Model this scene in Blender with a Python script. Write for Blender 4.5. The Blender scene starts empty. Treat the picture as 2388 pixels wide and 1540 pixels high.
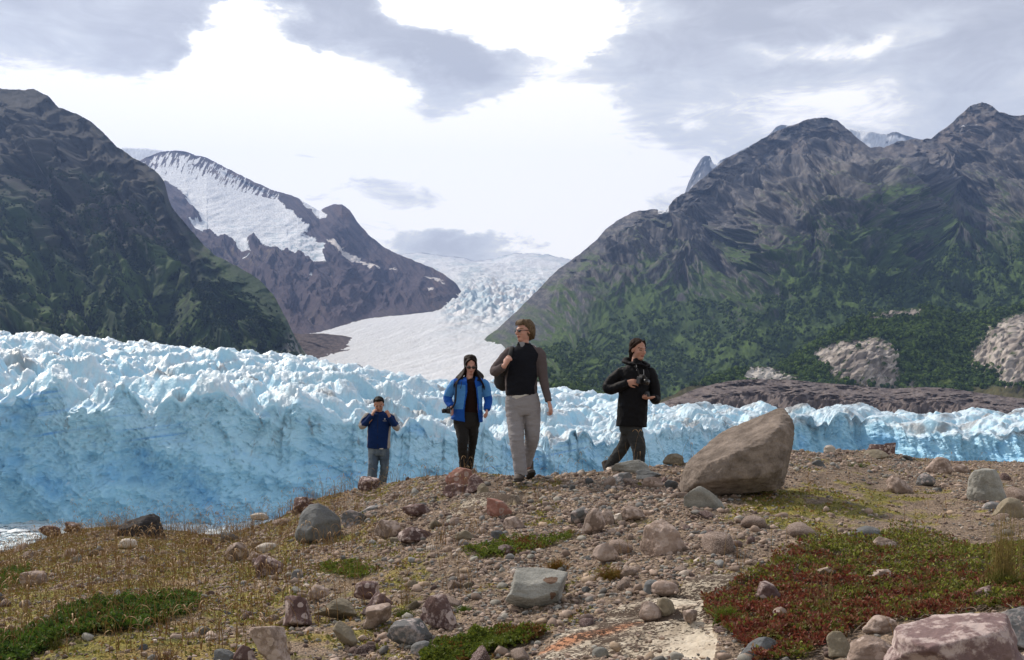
import bpy, bmesh, math, random
import numpy as np
from mathutils import Vector, Matrix

# ---------------------------------------------------------------- frame
# +y looks up the valley, +z up, the eye is the origin.  The photo is measured in a 2388 px wide frame.
F = 2322.0; CX = 1194.0; HZ = 950.0; WATER_Z = -34.0
scene = bpy.context.scene
COL = scene.collection
rng = np.random.default_rng(7)

def P(u, r, Y):
    u = np.asarray(u, float); r = np.asarray(r, float); Y = np.asarray(Y, float)
    u, r, Y = np.broadcast_arrays(u, r, Y)
    return np.stack([(u-CX)*Y/F, Y, (HZ-r)*Y/F], -1)

def I(x, pts, k=1):
    a = np.array(pts, float); return np.interp(x, a[:, 0], a[:, k])

def sstep(a, b, x):
    t = np.clip((np.asarray(x, float)-a)/(b-a), 0, 1); return t*t*(3-2*t)

# ---------------------------------------------------------------- noise
def _hash(ix, iy, iz, seed):
    h = (ix.astype(np.int64)*374761393 + iy.astype(np.int64)*668265263 + iz.astype(np.int64)*2147483647*3 + seed*974634777) & 0xffffffff
    h = ((h ^ (h >> 13))*1274126177) & 0xffffffff
    h = ((h ^ (h >> 15))*2246822519) & 0xffffffff
    return (h ^ (h >> 16)) & 0xffffffff

_G = np.array([[1,1,0],[-1,1,0],[1,-1,0],[-1,-1,0],[1,0,1],[-1,0,1],[1,0,-1],[-1,0,-1],[0,1,1],[0,-1,1],[0,1,-1],[0,-1,-1],[1,1,0],[-1,1,0],[0,-1,1],[0,-1,-1]], float)

def noise(p, seed=0):
    """gradient noise of points (...,3) or (...,2), about -0.9..0.9"""
    p = np.asarray(p, float); sh = p.shape[:-1]; p = p.reshape(-1, p.shape[-1])
    i = np.floor(p).astype(np.int64); f = p-i; w = f*f*f*(f*(f*6-15)+10)
    out = 0.0
    if p.shape[1] == 2:
        for dx in (0, 1):
            for dy in (0, 1):
                g = _G[_hash(i[:, 0]+dx, i[:, 1]+dy, np.zeros(len(p), np.int64), seed) & 3]
                d = g[:, 0]*(f[:, 0]-dx)+g[:, 1]*(f[:, 1]-dy)
                out = out + d*(w[:, 0] if dx else 1-w[:, 0])*(w[:, 1] if dy else 1-w[:, 1])
    else:
        for dx in (0, 1):
            for dy in (0, 1):
                for dz in (0, 1):
                    g = _G[_hash(i[:, 0]+dx, i[:, 1]+dy, i[:, 2]+dz, seed) & 15]
                    d = g[:, 0]*(f[:, 0]-dx)+g[:, 1]*(f[:, 1]-dy)+g[:, 2]*(f[:, 2]-dz)
                    out = out + d*(w[:, 0] if dx else 1-w[:, 0])*(w[:, 1] if dy else 1-w[:, 1])*(w[:, 2] if dz else 1-w[:, 2])
    return out.reshape(sh)

def fbm(p, o=4, seed=0, g=0.5, ridged=False):
    p = np.asarray(p, float); a = 1.0; s = 0.0; n = 0.0
    for k in range(o):
        v = noise(p*(2.03**k)+k*17.3, seed+k)
        if ridged: v = 1-2.2*np.abs(v)
        s = s + a*v; n += a; a *= g
    return s/n

def V(*a):
    return np.stack(np.broadcast_arrays(*[np.asarray(x, float) for x in a]), -1)

def rnd_at(i, seed):
    return _hash(np.asarray(i, np.int64), np.zeros_like(i), np.zeros_like(i), seed)/4294967295.0

def inpoly(u, r, poly):
    u = np.asarray(u); r = np.asarray(r); res = np.zeros(u.shape, bool); n = len(poly)
    for k in range(n):
        x1, y1 = poly[k]; x2, y2 = poly[(k+1) % n]
        if y1 == y2: continue
        c = ((y1 > r) != (y2 > r)) & (u < (x2-x1)*(r-y1)/(y2-y1)+x1)
        res ^= c
    return res

# ---------------------------------------------------------------- meshes
def mesh_np(name, v, f, mat=None, col=None, smooth=True, parent=None, link=True):
    """v (n,3); f (m,k) or a list of (m,k) arrays; col (n,3) linear per-point colour"""
    fs = f if isinstance(f, list) else [f]
    v = np.asarray(v, np.float32)
    me = bpy.data.meshes.new(name)
    me.vertices.add(len(v)); me.vertices.foreach_set('co', v.ravel())
    tot = sum(a.size for a in fs); npoly = sum(len(a) for a in fs)
    me.loops.add(tot); me.polygons.add(npoly)
    me.loops.foreach_set('vertex_index', np.concatenate([a.ravel() for a in fs]).astype(np.int32))
    cnt = np.concatenate([np.full(len(a), a.shape[1]) for a in fs]); st = np.concatenate([[0], np.cumsum(cnt)[:-1]])
    me.polygons.foreach_set('loop_start', st.astype(np.int32))
    if smooth: me.polygons.foreach_set('use_smooth', np.ones(npoly, bool))
    me.update(calc_edges=True)
    if not smooth: me.shade_flat()
    if col is not None:
        at = me.color_attributes.new('Col', 'FLOAT_COLOR', 'POINT')
        c = np.ones((len(v), 4), np.float32); c[:, :3] = col
        at.data.foreach_set('color', c.ravel())
    if mat: me.materials.append(mat)
    if not link: return me
    o = bpy.data.objects.new(name, me); COL.objects.link(o)
    if parent: o.parent = parent
    return o

def grid_faces(nr, nc):
    a = np.arange(nr*nc).reshape(nr, nc)
    return np.stack([a[:-1, :-1], a[:-1, 1:], a[1:, 1:], a[1:, :-1]], -1).reshape(-1, 4)

def grid(name, X, mat, col=None, **k):
    nr, nc = X.shape[:2]
    return mesh_np(name, X.reshape(-1, 3), grid_faces(nr, nc), mat, None if col is None else col.reshape(-1, 3), **k)

def grid_normals(X):
    a = np.gradient(X, axis=0); b = np.gradient(X, axis=1)
    n = np.cross(b, a); n /= np.linalg.norm(n, axis=-1, keepdims=True)+1e-12
    return n

def tag(o, label=None, cat=None, group=None, kind=None):
    if label: o['label'] = label
    if cat: o['category'] = cat
    if group: o['group'] = group
    if kind: o['kind'] = kind
    return o

def empty(name, loc, rz=0):
    o = bpy.data.objects.new(name, None); COL.objects.link(o); o.location = loc; o.rotation_euler = (0, 0, rz); return o

def mixc(a, b, t):
    t = np.asarray(t)[..., None]; return np.asarray(a, float)*(1-t)+np.asarray(b, float)*t

# ---------------------------------------------------------------- materials
class NT:
    def __init__(s, name):
        s.m = bpy.data.materials.new(name); s.m.use_nodes = True; s.t = s.m.node_tree
        s.b = s.t.nodes['Principled BSDF']; s.out = s.t.nodes['Material Output']
    def n(s, typ, **kw):
        d = s.t.nodes.new(typ)
        for k, v in kw.items():
            if k in ('operation', 'blend_type', 'data_type', 'attribute_name', 'feature', 'noise_dimensions', 'distance', 'mode', 'wave_type', 'bands_direction'): setattr(d, k, v)
            else:
                inp = d.inputs[int(k[1:])] if k[0] == '_' else d.inputs[k]
                if hasattr(v, 'links'): s.t.links.new(v, inp)
                else: inp.default_value = v
        return d
    def l(s, a, b): s.t.links.new(a, b)
    def math(s, op, a, b=0.0, c=None):
        d = s.t.nodes.new('ShaderNodeMath'); d.operation = op
        for i, v in enumerate((a, b) if c is None else (a, b, c)):
            if hasattr(v, 'links'): s.l(v, d.inputs[i])
            else: d.inputs[i].default_value = v
        return d.outputs[0]
    def mix(s, f, a, b, bt='MIX'):
        d = s.t.nodes.new('ShaderNodeMix'); d.data_type = 'RGBA'; d.blend_type = bt
        for i, v in ((0, f), (6, a), (7, b)):
            if hasattr(v, 'links'): s.l(v, d.inputs[i])
            elif i == 0: d.inputs[0].default_value = v
            else: d.inputs[i].default_value = (*v[:3], 1)
        return d.outputs[2]
    def ramp(s, f, stops):
        d = s.t.nodes.new('ShaderNodeValToRGB'); s.l(f, d.inputs[0]); e = d.color_ramp.elements
        while len(e) < len(stops): e.new(0.5)
        for q, (p, c) in zip(e, stops):
            q.position = p; q.color = (*((c, c, c) if isinstance(c, (int, float)) else c), 1)
        return d.outputs[0]
    def coord(s, which='Object', scale=(1, 1, 1), off=None):
        tc = s.t.nodes.new('ShaderNodeTexCoord'); mp = s.t.nodes.new('ShaderNodeMapping')
        s.l(tc.outputs[which], mp.inputs[0]); mp.inputs['Scale'].default_value = scale
        if off is not None: s.l(off, mp.inputs['Location'])
        return mp.outputs[0]
    def noise(s, co, scale, detail=4, rough=0.55, dist=0.0):
        d = s.n('ShaderNodeTexNoise', Scale=scale, Detail=float(detail), Roughness=rough, Distortion=dist); s.l(co, d.inputs['Vector']); return d.outputs[0]
    def bump(s, h, strength, dist, prev=None):
        d = s.n('ShaderNodeBump', Strength=strength, Distance=dist); s.l(h, d.inputs['Height'])
        if prev is not None: s.l(prev, d.inputs['Normal'])
        s.l(d.outputs[0], s.b.inputs['Normal']); return d.outputs[0]
    def sv(s, k, v):
        if hasattr(v, 'links'): s.l(v, s.b.inputs[k])
        else: s.b.inputs[k].default_value = v

def vmat(name, rough=0.9, vary=0.25, vscale=1.0, bscale=1.0, bdist=0.1, bstr=0.6, stretch=(1, 1, 1), spec=0.3, detail=6, sss=0):
    """per-point albedo x fine procedural variation, plus bump"""
    m = NT(name); co = m.coord('Object', stretch)
    at = m.n('ShaderNodeAttribute', attribute_name='Col')
    n1 = m.noise(co, vscale, detail)
    k = m.math('MULTIPLY_ADD', n1, 2*vary, 1-vary)
    c = m.mix(1.0, at.outputs[0], m.n('ShaderNodeCombineColor', Red=k, Green=k, Blue=k).outputs[0], 'MULTIPLY')
    m.sv('Base Color', c); m.sv('Roughness', rough); m.sv('Specular IOR Level', spec)
    if bdist: m.bump(m.noise(co, bscale, detail, 0.6), bstr, bdist)
    return m.m

def flat(name, c, rough=0.8, bscale=0, bdist=0.0, vary=0.0, vscale=20, spec=0.4, stretch=(1, 1, 1)):
    m = NT(name)
    if vary:
        co = m.coord('Object', stretch); n1 = m.noise(co, vscale, 4)
        m.sv('Base Color', m.mix(n1, tuple(x*(1-vary) for x in c), tuple(min(1, x*(1+vary)) for x in c)))
    else: m.sv('Base Color', (*c, 1))
    m.sv('Roughness', rough); m.sv('Specular IOR Level', spec)
    if bdist: m.bump(m.noise(m.coord('Object', stretch), bscale, 4), 0.7, bdist)
    return m.m

# ---------------------------------------------------------------- camera, sun, sky
cam = bpy.data.cameras.new('Camera'); co_ = bpy.data.objects.new('Camera', cam); COL.objects.link(co_)
co_.rotation_euler = (math.radians(90), 0, 0); cam.sensor_width = 36; cam.lens = 36*F/2388
cam.shift_y = (HZ-770)/2388; cam.clip_start = 0.2; cam.clip_end = 60000
scene.camera = co_
SUN = Vector((-0.55, 0.48, 0.68)).normalized()
el = math.asin(SUN.z); az = math.atan2(SUN.x, SUN.y)      # azimuth clockwise from +y
sl = bpy.data.lights.new('Sun', 'SUN'); sl.energy = 4.8; sl.angle = math.radians(1.2); sl.color = (1, 0.90, 0.78)
so = bpy.data.objects.new('Sun', sl); COL.objects.link(so); so.rotation_euler = SUN.to_track_quat('Z', 'Y').to_euler(); so.location = (0, 0, 200)

def build_world():
    w = bpy.data.worlds.new('World'); scene.world = w; w.use_nodes = True; t = w.node_tree; t.nodes.clear()
    class W(NT):
        def __init__(s): s.t = t
    m = W()
    sky = t.nodes.new('ShaderNodeTexSky'); sky.sky_type = 'NISHITA'; sky.sun_disc = False
    sky.sun_elevation = el; sky.sun_rotation = az; sky.altitude = 100
    tc = t.nodes.new('ShaderNodeTexCoord'); sp = t.nodes.new('ShaderNodeSeparateXYZ'); m.l(tc.outputs['Generated'], sp.inputs[0])
    x, y, z = sp.outputs
    A = m.math('ARCTAN2', x, y)                       # azimuth
    h = m.math('SQRT', m.math('ADD', m.math('MULTIPLY', x, x), m.math('MULTIPLY', y, y)))
    B = m.math('ARCTAN2', z, h)                       # elevation
    cv = t.nodes.new('ShaderNodeCombineXYZ'); m.l(A, cv.inputs[0]); m.l(B, cv.inputs[1])
    # clouds flatten toward the horizon: stretch sideways
    def nz(scale, sy, detail, rough, off=0.0, dist=0.0):
        mp = t.nodes.new('ShaderNodeMapping'); m.l(cv.outputs[0], mp.inputs[0]); mp.inputs['Scale'].default_value = (1, sy, 1); mp.inputs['Location'].default_value = (off, off*1.7, off*.3)
        return m.noise(mp.outputs[0], scale, detail, rough, dist)
    nA = nz(9, 2.0, 8, 0.6, 3.1); nB = nz(9, 2.0, 8, 0.6, 9.7)
    wx = m.math('MULTIPLY_ADD', nA, 0.14, -0.07); wy = m.math('MULTIPLY_ADD', nB, 0.08, -0.04)
    Aw = m.math('ADD', A, wx); Bw = m.math('ADD', B, wy)
    def blob(u, r, ru, rr, soft, rot=0.0):
        a0 = math.atan((u-CX)/F); b0 = math.atan((HZ-r)/math.hypot(F, u-CX))
        da = m.math('ADD', Aw, -a0); db = m.math('ADD', Bw, -b0)
        c, s = math.cos(rot), math.sin(rot)
        xa = m.math('ADD', m.math('MULTIPLY', da, c*F/ru), m.math('MULTIPLY', db, s*F/ru))
        ya = m.math('ADD', m.math('MULTIPLY', da, -s*F/rr), m.math('MULTIPLY', db, c*F/rr))
        d = m.math('SQRT', m.math('ADD', m.math('MULTIPLY', xa, xa), m.math('MULTIPLY', ya, ya)))
        mr = t.nodes.new('ShaderNodeMapRange'); mr.interpolation_type = 'SMOOTHSTEP'
        m.l(d, mr.inputs[0]); mr.inputs[1].default_value = 1+soft; mr.inputs[2].default_value = 1-soft
        return mr.outputs[0]
    # v : 0 = dark grey cloud, 1 = blinding white
    n1 = nz(5, 2.6, 7, 0.55, 21.0, 0.3); n2 = nz(13, 3.0, 9, 0.66, 5.0, 0.8)
    v = m.math('ADD', m.math('MULTIPLY', n1, 0.9), m.math('MULTIPLY', n2, 1.1))
    v = m.math('ADD', v, -0.60)                       # about 0.28 mean
    low = t.nodes.new('ShaderNodeMapRange'); low.interpolation_type = 'SMOOTHSTEP'; m.l(Bw, low.inputs[0]); low.inputs[1].default_value = 0.40; low.inputs[2].default_value = 0.24
    v = m.math('ADD', v, m.math('MULTIPLY', low.outputs[0], 0.50))
    for (u, r, ru, rr, so_, rot, k) in SKY_BLOBS:
        v = m.math('ADD', v, m.math('MULTIPLY', blob(u, r, ru, rr, so_, rot), k))
    ra = m.ramp(v, [(0.0, (0.70, 0.68, 0.68)), (0.28, (0.84, 0.82, 0.82)), (0.50, (0.98, 0.97, 0.96)), (0.68, (1.14, 1.11, 1.06)), (0.88, (1.8, 1.70, 1.54))])
    # overcast behind and overhead is duller
    bk = t.nodes.new('ShaderNodeMapRange'); bk.interpolation_type = 'SMOOTHSTEP'; m.l(y, bk.inputs[0]); bk.inputs[1].default_value = -0.5; bk.inputs[2].default_value = 0.7; bk.inputs[3].default_value = 0.52; bk.inputs[4].default_value = 1.0
    cl = m.mix(1.0, ra, m.n('ShaderNodeCombineColor', Red=bk.outputs[0], Green=bk.outputs[0], Blue=bk.outputs[0]).outputs[0], 'MULTIPLY')
    K = t.nodes.new('ShaderNodeVectorMath'); K.operation = 'SCALE'; m.l(cl, K.inputs[0]); K.inputs['Scale'].default_value = 10.0
    bg = t.nodes.new('ShaderNodeBackground'); bg.inputs[1].default_value = 0.1
    fac = 0.93
    m.l(m.mix(fac, sky.outputs[0], K.outputs[0]), bg.inputs[0])
    out = t.nodes.new('ShaderNodeOutputWorld'); m.l(bg.outputs[0], out.inputs[0])

# (col, row, half width, half height, softness, rotation, amount)
SKY_BLOBS = [
    (620, 180, 175, 150, .16, 0, .75), (800, 200, 140, 90, .3, .1, .5), (700, 330, 420, 110, .8, 0, .35),
    (1130, 30, 260, 95, .16, -.25, .75), (1300, 60, 150, 75, .3, 0, .5), (1420, 40, 120, 70, .5, 0, .35),
    (1290, 420, 210, 240, .45, 0, .45), (300, 270, 330, 90, .7, 0, .3),
    (1850, 118, 140, 22, .8, -.05, .5), (2100, 85, 130, 30, .9, .1, .4), (1900, 240, 500, 60, .9, 0, .2),
    (200, 60, 420, 110, .8, 0, -.22), (270, 125, 150, 36, .8, 0, -.25), (60, 100, 200, 50, .7, 0, .10), (780, 40, 290, 60, .6, -.35, -.42), (1040, 110, 160, 60, .7, -.3, -.28),
    (1010, 215, 140, 80, .7, 0, -.34), (1700, 60, 260, 110, .8, 0, -.40), (2330, 60, 200, 110, .8, 0, -.40), (2000, 190, 500, 60, .8, 0, -.22), (1540, 310, 200, 60, .8, 0, -.30), (2300, 270, 200, 90, .8, 0, -.30),
    (1120, 585, 210, 34, .7, 0, -.80), (1370, 570, 60, 22, .4, 0, .6), (560, 340, 230, 26, .9, 0, -.40), (880, 445, 130, 40, .9, 0, -.08), (1650, 400, 200, 80, .9, 0, -.1), (820, 270, 70, 24, .8, 0, -.3),
]
build_world()
scene.view_settings.view_transform = 'Standard'; scene.view_settings.look = 'None'; scene.view_settings.gamma = 1
scene.view_settings.exposure = 0.0
# ================================================================ MOUNTAINS
def cones(x, y, cell, hmin, hmax, slope, seed, pw=1.0, flat=0.0):
    """peaks with v-shaped clefts between: upper envelope of jittered cones"""
    i = np.floor(x/cell).astype(np.int64); j = np.floor(y/cell).astype(np.int64); best = np.full(x.shape, -1e9)
    for di in (-1, 0, 1):
        for dj in (-1, 0, 1):
            a, b = i+di, j+dj; z = np.zeros_like(a)
            px = (a+.5+.85*(_hash(a, b, z, seed)/4294967295.-.5))*cell; py = (b+.5+.85*(_hash(a, b, z+1, seed)/4294967295.-.5))*cell
            h = hmin+(hmax-hmin)*(_hash(a, b, z+2, seed)/4294967295.)**1.3
            th = _hash(a, b, z+3, seed)/4294967295.*3.14; e = .55+.5*_hash(a, b, z+4, seed)/4294967295.
            dx, dy = x-px, y-py; c, s = np.cos(th), np.sin(th)
            d = np.hypot((dx*c+dy*s)*e, (-dx*s+dy*c)/e)
            if flat: h = h+(dx*(c-.5)+dy*(s-.5))*.3*slope; d = np.maximum(0, d-flat*cell)
            best = np.maximum(best, h-slope*d**pw*cell**(1-pw))
    return best


ROCK = (0.15, 0.135, 0.13)
def tps(ctrl):
    """thin plate depth field through (col,row,depth)"""
    c = np.array(ctrl, float); n = len(c); q = c[:, :2]/300.0
    d = np.linalg.norm(q[:, None]-q[None], axis=-1); K = np.where(d > 0, d*d*np.log(d+1e-9), 0)+np.eye(n)*0.02
    Pm = np.c_[np.ones(n), q]; M = np.block([[K, Pm], [Pm.T, np.zeros((3, 3))]])
    w = np.linalg.solve(M, np.r_[np.log(c[:, 2]), 0, 0, 0])
    def f(u, r):
        s = w[n]+w[n+1]*u/300+w[n+2]*r/300
        for k in range(n):
            dd = np.hypot(u/300-q[k, 0], r/300-q[k, 1]); s = s+w[k]*np.where(dd > 1e-6, dd*dd*np.log(dd+1e-9), 0)
        return np.exp(s)
    return f

SURF = {}
def scatter(name, n, ok, seed):
    X, U, R, T = SURF[name]; r = np.random.default_rng(seed); w = (ok(U, R, T) & (U > -80) & (U < 2650))*X[..., 1]
    w = w.ravel(); i = r.choice(len(w), min(n, int((w > 0).sum())), replace=False, p=w/w.sum()); return X.reshape(-1, 3)[i]+r.normal(size=(len(i), 3))*np.array([2, 2, .3]), r
def relief(name, u0, u1, nc, nr, top, base, depth, rel, color, mat, jag=3.0, jscale=40.0, seed=0, back=0.5, skirt=60, center=True):
    """a mountain: front surface between its base and its skyline, a back slope behind the skyline,
    a skirt under the base and closed flanks.  rel(X, U, R, T) is relief in metres along the view depth"""
    U = np.linspace(u0, u1, nc)[None, :]; T = np.linspace(0, 1, nr)[:, None]
    tp = I(U, top); bs = I(U, base)
    jg = jag*fbm(V(U/jscale, U*0+seed), 6, seed+50, 0.6); jg = np.maximum(jg, tp-bs+.5)*np.minimum(1, (bs-tp)/12)
    R = bs+(tp-bs)*T; R = R+jg*np.exp(-(R-tp)/7.0); U2 = U+R*0
    D = depth(U2, R, T+U*0)
    X = P(U2, R, D)
    rl = rel(X, U2, R, T+U*0)[..., None]
    N0 = grid_normals(X); N0 *= np.where((N0*X).sum(-1, keepdims=True) > 0, -1, 1)
    du = (u1-u0)/(nc-1); sl_ = np.sqrt(1+np.gradient(I(U[0], top), du)**2)[None]; sb_ = np.sqrt(1+np.gradient(I(U[0], base), du)**2)[None]
    rl = rl-rl.mean()*(1 if center else 0)
    N0 = N0*np.array([1, 1, .3]); N0 /= np.linalg.norm(N0, axis=-1, keepdims=True)
    kk = np.maximum(sstep(80, 18, (R-tp)/sl_), sstep(60, 10, (bs-R)/sb_)*(skirt < 50 or name == 'snowy_mountain' or name == 'right_mountain'))[..., None]           # near the skyline push along the sight line so that the skyline keeps its shape
    X = X-N0*rl*(1-kk)+X/X[..., 1:2]*rl*kk
    SURF[name] = (X, U2, R, T+U*0)
    C = color(X, U2, R, T+U*0, grid_normals(X))*(1+.55*fbm(V(U2/3.4, R/2.6), 3, seed+77, .6))[..., None]
    # back slope
    nb = 14; tb = (np.arange(1, nb+1)/nb)[:, None]
    xt = X[-1]; L = xt[:, 1]*back
    bx = np.stack([xt[None, :, 0]*(1+tb*back*0.6), xt[None, :, 1]+tb*L[None], xt[None, :, 2]-tb**1.2*(xt[None, :, 2]+80)], -1)
    sk = P(U[0], bs[0]+skirt, D[0])
    Xf = np.concatenate([sk[None], X, bx], 0)
    Cf = np.concatenate([C[:1], C, np.repeat(C[-1:], nb, 0)], 0)
    # flanks, folded back
    def flank(colx, s):
        e = colx.copy()[:, None, :]; e = np.repeat(e, 3, 1)
        for k in range(3):
            e[:, k, 1] += (k+1)*0.04*e[:, k, 1]; e[:, k, 0] += s*(k+1)*0.002*colx[:, 1]
            e[:, k, 2] -= (k+1)*0.03*(np.abs(e[:, k, 2])+60)
        return e
    Lf = flank(Xf[:, 0], -1)[:, ::-1]; Rf = flank(Xf[:, -1], 1)
    Xf = np.concatenate([Lf, Xf, Rf], 1)
    Cf = np.concatenate([np.repeat(Cf[:, :1], 3, 1), Cf, np.repeat(Cf[:, -1:], 3, 1)], 1)
    o = grid(name, Xf, mat, np.clip(Cf, 0.005, 1)); tag(o, kind='structure'); return o

ICE_D = [(500, 10600), (560, 10400), (605, 10200), (612, 9200), (620, 8000), (640, 6800), (670, 5800), (700, 5000), (740, 4000), (770, 3200), (800, 2600), (840, 2000), (880, 1500), (900, 1300), (1000, 700), (1200, 350)]
iced = lambda r: I(r, ICE_D)
far_mat = vmat('far_rock', 0.95, 0.10, 0.03, 0.05, 4.0, 0.3, spec=0.1, detail=8)
mid_mat = vmat('mountain_rock', 0.95, 0.10, 0.05, 0.10, 2.0, 0.3, spec=0.1, detail=9)

# ---- snow dome far left, and the far ridge behind the right-hand mountain
snow_c = (0.80, 0.83, 0.87)
relief('far_snow_hill', 150, 620, 160, 40, [(150, 380), (240, 352), (290, 344), (340, 346), (375, 350), (430, 372), (620, 470)], [(150, 480), (620, 520)],
       lambda U, R, T: 8200+1400*T, lambda X, U, R, T: 60*fbm(X/600, 3, 3), lambda X, U, R, T, N: np.ones(X.shape)*snow_c, far_mat, jag=1.0, seed=4, back=.15)

def fr_col(X, U, R, T, N):
    n = fbm(V(U/24, R/14), 5, 8); w = fbm(V(U/7, R/7), 3, 9)
    snow = ((U > 1835) & (U < 2260) & (n > -0.45)) | ((U > 1795) & (U < 1860) & (R-I(U, FR_TOP) > 8) & (n > -0.1)) | (w > 0.38)
    snow |= (U > 1655) & (U < 1690) & (R > 376) & (R < 392+w*8)
    snow &= ~(((U > 2068) & (U < 2150) & (R < I(U, FR_TOP)+9+w*6)))
    return mixc(mixc((.13, .14, .16), (.20, .20, .21), sstep(-.4, .4, w)), snow_c, snow*1.0)
FR_TOP = [(1500, 560), (1570, 500), (1598, 448), (1606, 425), (1618, 398), (1634, 371), (1645, 363), (1656, 364), (1661, 378), (1668, 385), (1680, 374), (1700, 366), (1740, 345), (1790, 318), (1808, 298), (1822, 291), (1838, 292), (1850, 297), (1900, 292), (1985, 302), (2070, 313), (2082, 308), (2092, 308), (2110, 316), (2140, 324), (2170, 330), (2400, 360), (2700, 420)]
relief('far_mountain', 1500, 2700, 420, 60, FR_TOP, [(1500, 600), (2700, 600)], lambda U, R, T: 6900+900*T,
       lambda X, U, R, T: -130*fbm(X/420, 5, 11, 0.55, True), fr_col, far_mat, jag=2.0, jscale=14, seed=6, back=.3)

# ---- dark green mountain on the left
A_TOP = [(-900, 420), (-500, 260), (-200, 215), (0, 206), (40, 211), (80, 208), (112, 224), (136, 250), (195, 272), (222, 292), (270, 340), (305, 365), (340, 383), (368, 404), (383, 424), (388, 452), (400, 482), (430, 520), (475, 572), (497, 592), (560, 625), (605, 652), (640, 692), (665, 740), (690, 790), (712, 822), (722, 842)]
A_BASE = [(-900, 880), (722, 880)]
def A_depth(U, R, T):
    Db = I(U, [(-900, 1250), (0, 1350), (400, 1450), (722, 1620)]); Dt = I(U, [(-900, 3300), (0, 2900), (400, 2450), (560, 2150), (722, 1700)])
    return Db+(Dt-Db)*T**0.85
def A_rel(X, U, R, T):
    s = (U-0.62*R)                                   # gullies run down to the right
    g = fbm(V(s/60+0.4*noise(V(U/90, R/90), 5), R/420), 4, 21, 0.45, True)
    g2 = fbm(V(s/150, R/700), 3, 27, 0.5, True)
    wv = 14*fbm(V(U/60, R/60), 3, 30); f = fbm(V((U+wv-.25*R)/85, (R+wv+.2*U)/70), 6, 31, 0.46, True)
    bn = fbm(V((U+wv)/130, (R+wv+.2*U)/48), 5, 33, .46, True)
    return -(100*g2+34*g*(0.35+T*0.65)+34*f+44*bn*(.3+.7*T))*sstep(0, .12, T)*(1-0.4*sstep(.9, 1, T))
def A_col(X, U, R, T, N):
    s = U-0.62*R
    n = fbm(V(U/120, R/120), 5, 41); f = fbm(V(U/13, R/10), 4, 43, .6); f2 = fbm(V(U/5, R/4), 3, 46); g = fbm(V(s/22, R/200), 4, 44)
    hgt = (HZ-R)/700.
    c = mixc((.034, .058, .028), (.068, .108, .034), sstep(-.15, .45, .5*n+.25*f+.75*noise(V(s/55, R/420), 3)+.25*sstep(500, 700, R)))
    c = mixc(c, (.050, .050, .048), sstep(.35, .75, hgt+.5*n+.25*f))                     # bare upper slopes
    c = mixc(c, (.13, .125, .12), sstep(.15, .5, g)*sstep(.2, .55, f)*sstep(.25, .6, hgt)*.8)
    tr = sstep(.02, .16, f+.55*n+.3*f2-.12)*sstep(.62, .3, hgt)                           # dark scrub
    c = mixc(c, (.018, .032, .020), tr*.85)
    dry = sstep(.1, .4, fbm(V(U/70, R/40), 4, 47)+.25*f)*sstep(.30, .12, hgt); c = mixc(c, (.07, .064, .032), dry*.7)
    # scree chutes, and the pale cliff at the nose
    for (a, b, d, e, w) in ((235, 440, 290, 570, 7), (115, 420, 165, 520, 5), (330, 560, 372, 650, 4), (90, 330, 110, 420, 4)):
        t = np.clip((R-b)/(e-b), 0, 1); uu = a+(d-a)*t**1.3+6*noise(V(R/25, R*0), 9)
        c = mixc(c, (.22, .21, .20), sstep(w, w*.3, np.abs(U-uu))*((R > b) & (R < e))*sstep(-.3, .3, f)*.7)
    cl = sstep(662, 690, U+.5*(R-780))*sstep(-.1, .15, fbm(V((U-.3*R)/9, R/50), 4, 48, .6)+.1)*(R > 730)*(U > 640)
    c = mixc(c, (.24, .235, .235), cl*.8)
    return c
left_mtn = relief('left_mountain', -900, 722, 820, 420, A_TOP, A_BASE, A_depth, A_rel, A_col, mid_mat, jag=5.0, jscale=26, seed=1)

# ---- brown mountain with the hanging snowfield
B_TOP = [(150, 470), (300, 392), (335, 370), (372, 355), (400, 351), (430, 353), (455, 362), (480, 367), (520, 388), (560, 408), (600, 428), (640, 445), (668, 452), (695, 462), (720, 478), (745, 492), (762, 482), (778, 477), (798, 477), (815, 490), (835, 520), (860, 548), (900, 580), (940, 598), (975, 612), (1010, 626), (1040, 643), (1062, 660), (1074, 676), (1080, 690)]
B_BASE = [(150, 840), (600, 830), (690, 795), (745, 784), (785, 768), (825, 755), (860, 747), (940, 739), (1010, 730), (1042, 718), (1062, 704), (1074, 694), (1080, 691.5)]
def B_depth(U, R, T):
    Db = iced(I(U, B_BASE)); Dt = I(U, [(150, 7200), (400, 6900), (650, 6300), (790, 5900), (900, 5600), (1000, 5400), (1080, 5300)])
    return Db+(Dt-Db)*T**0.9
def B_rel(X, U, R, T):
    s = U-0.9*(R)
    g = fbm(V(s/30+.5*noise(V(U/60, R/60), 2), R/260), 4, 61, .55, True)
    wv = 10*fbm(V(U/50, R/50), 3, 60); f = fbm(V((U+wv-.5*R)/80, (R+wv+.3*U)/80), 6, 63, .47, True)
    sn = np.zeros(U.shape)
    for q in SNOWP[:1]: sn = np.maximum(sn, inpoly(U, R, q)*1.)
    for _ in range(14): sn = (sn+np.roll(sn, 1, 0)+np.roll(sn, -1, 0)+np.roll(sn, 2, 1)+np.roll(sn, -2, 1))/5
    return -((34*g*sstep(.05, .4, T)+75*f)*(1-.93*sn)+22*sn*fbm(V((U+R)/70, R/26), 3, 66))*sstep(0, .08, T)
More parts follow.
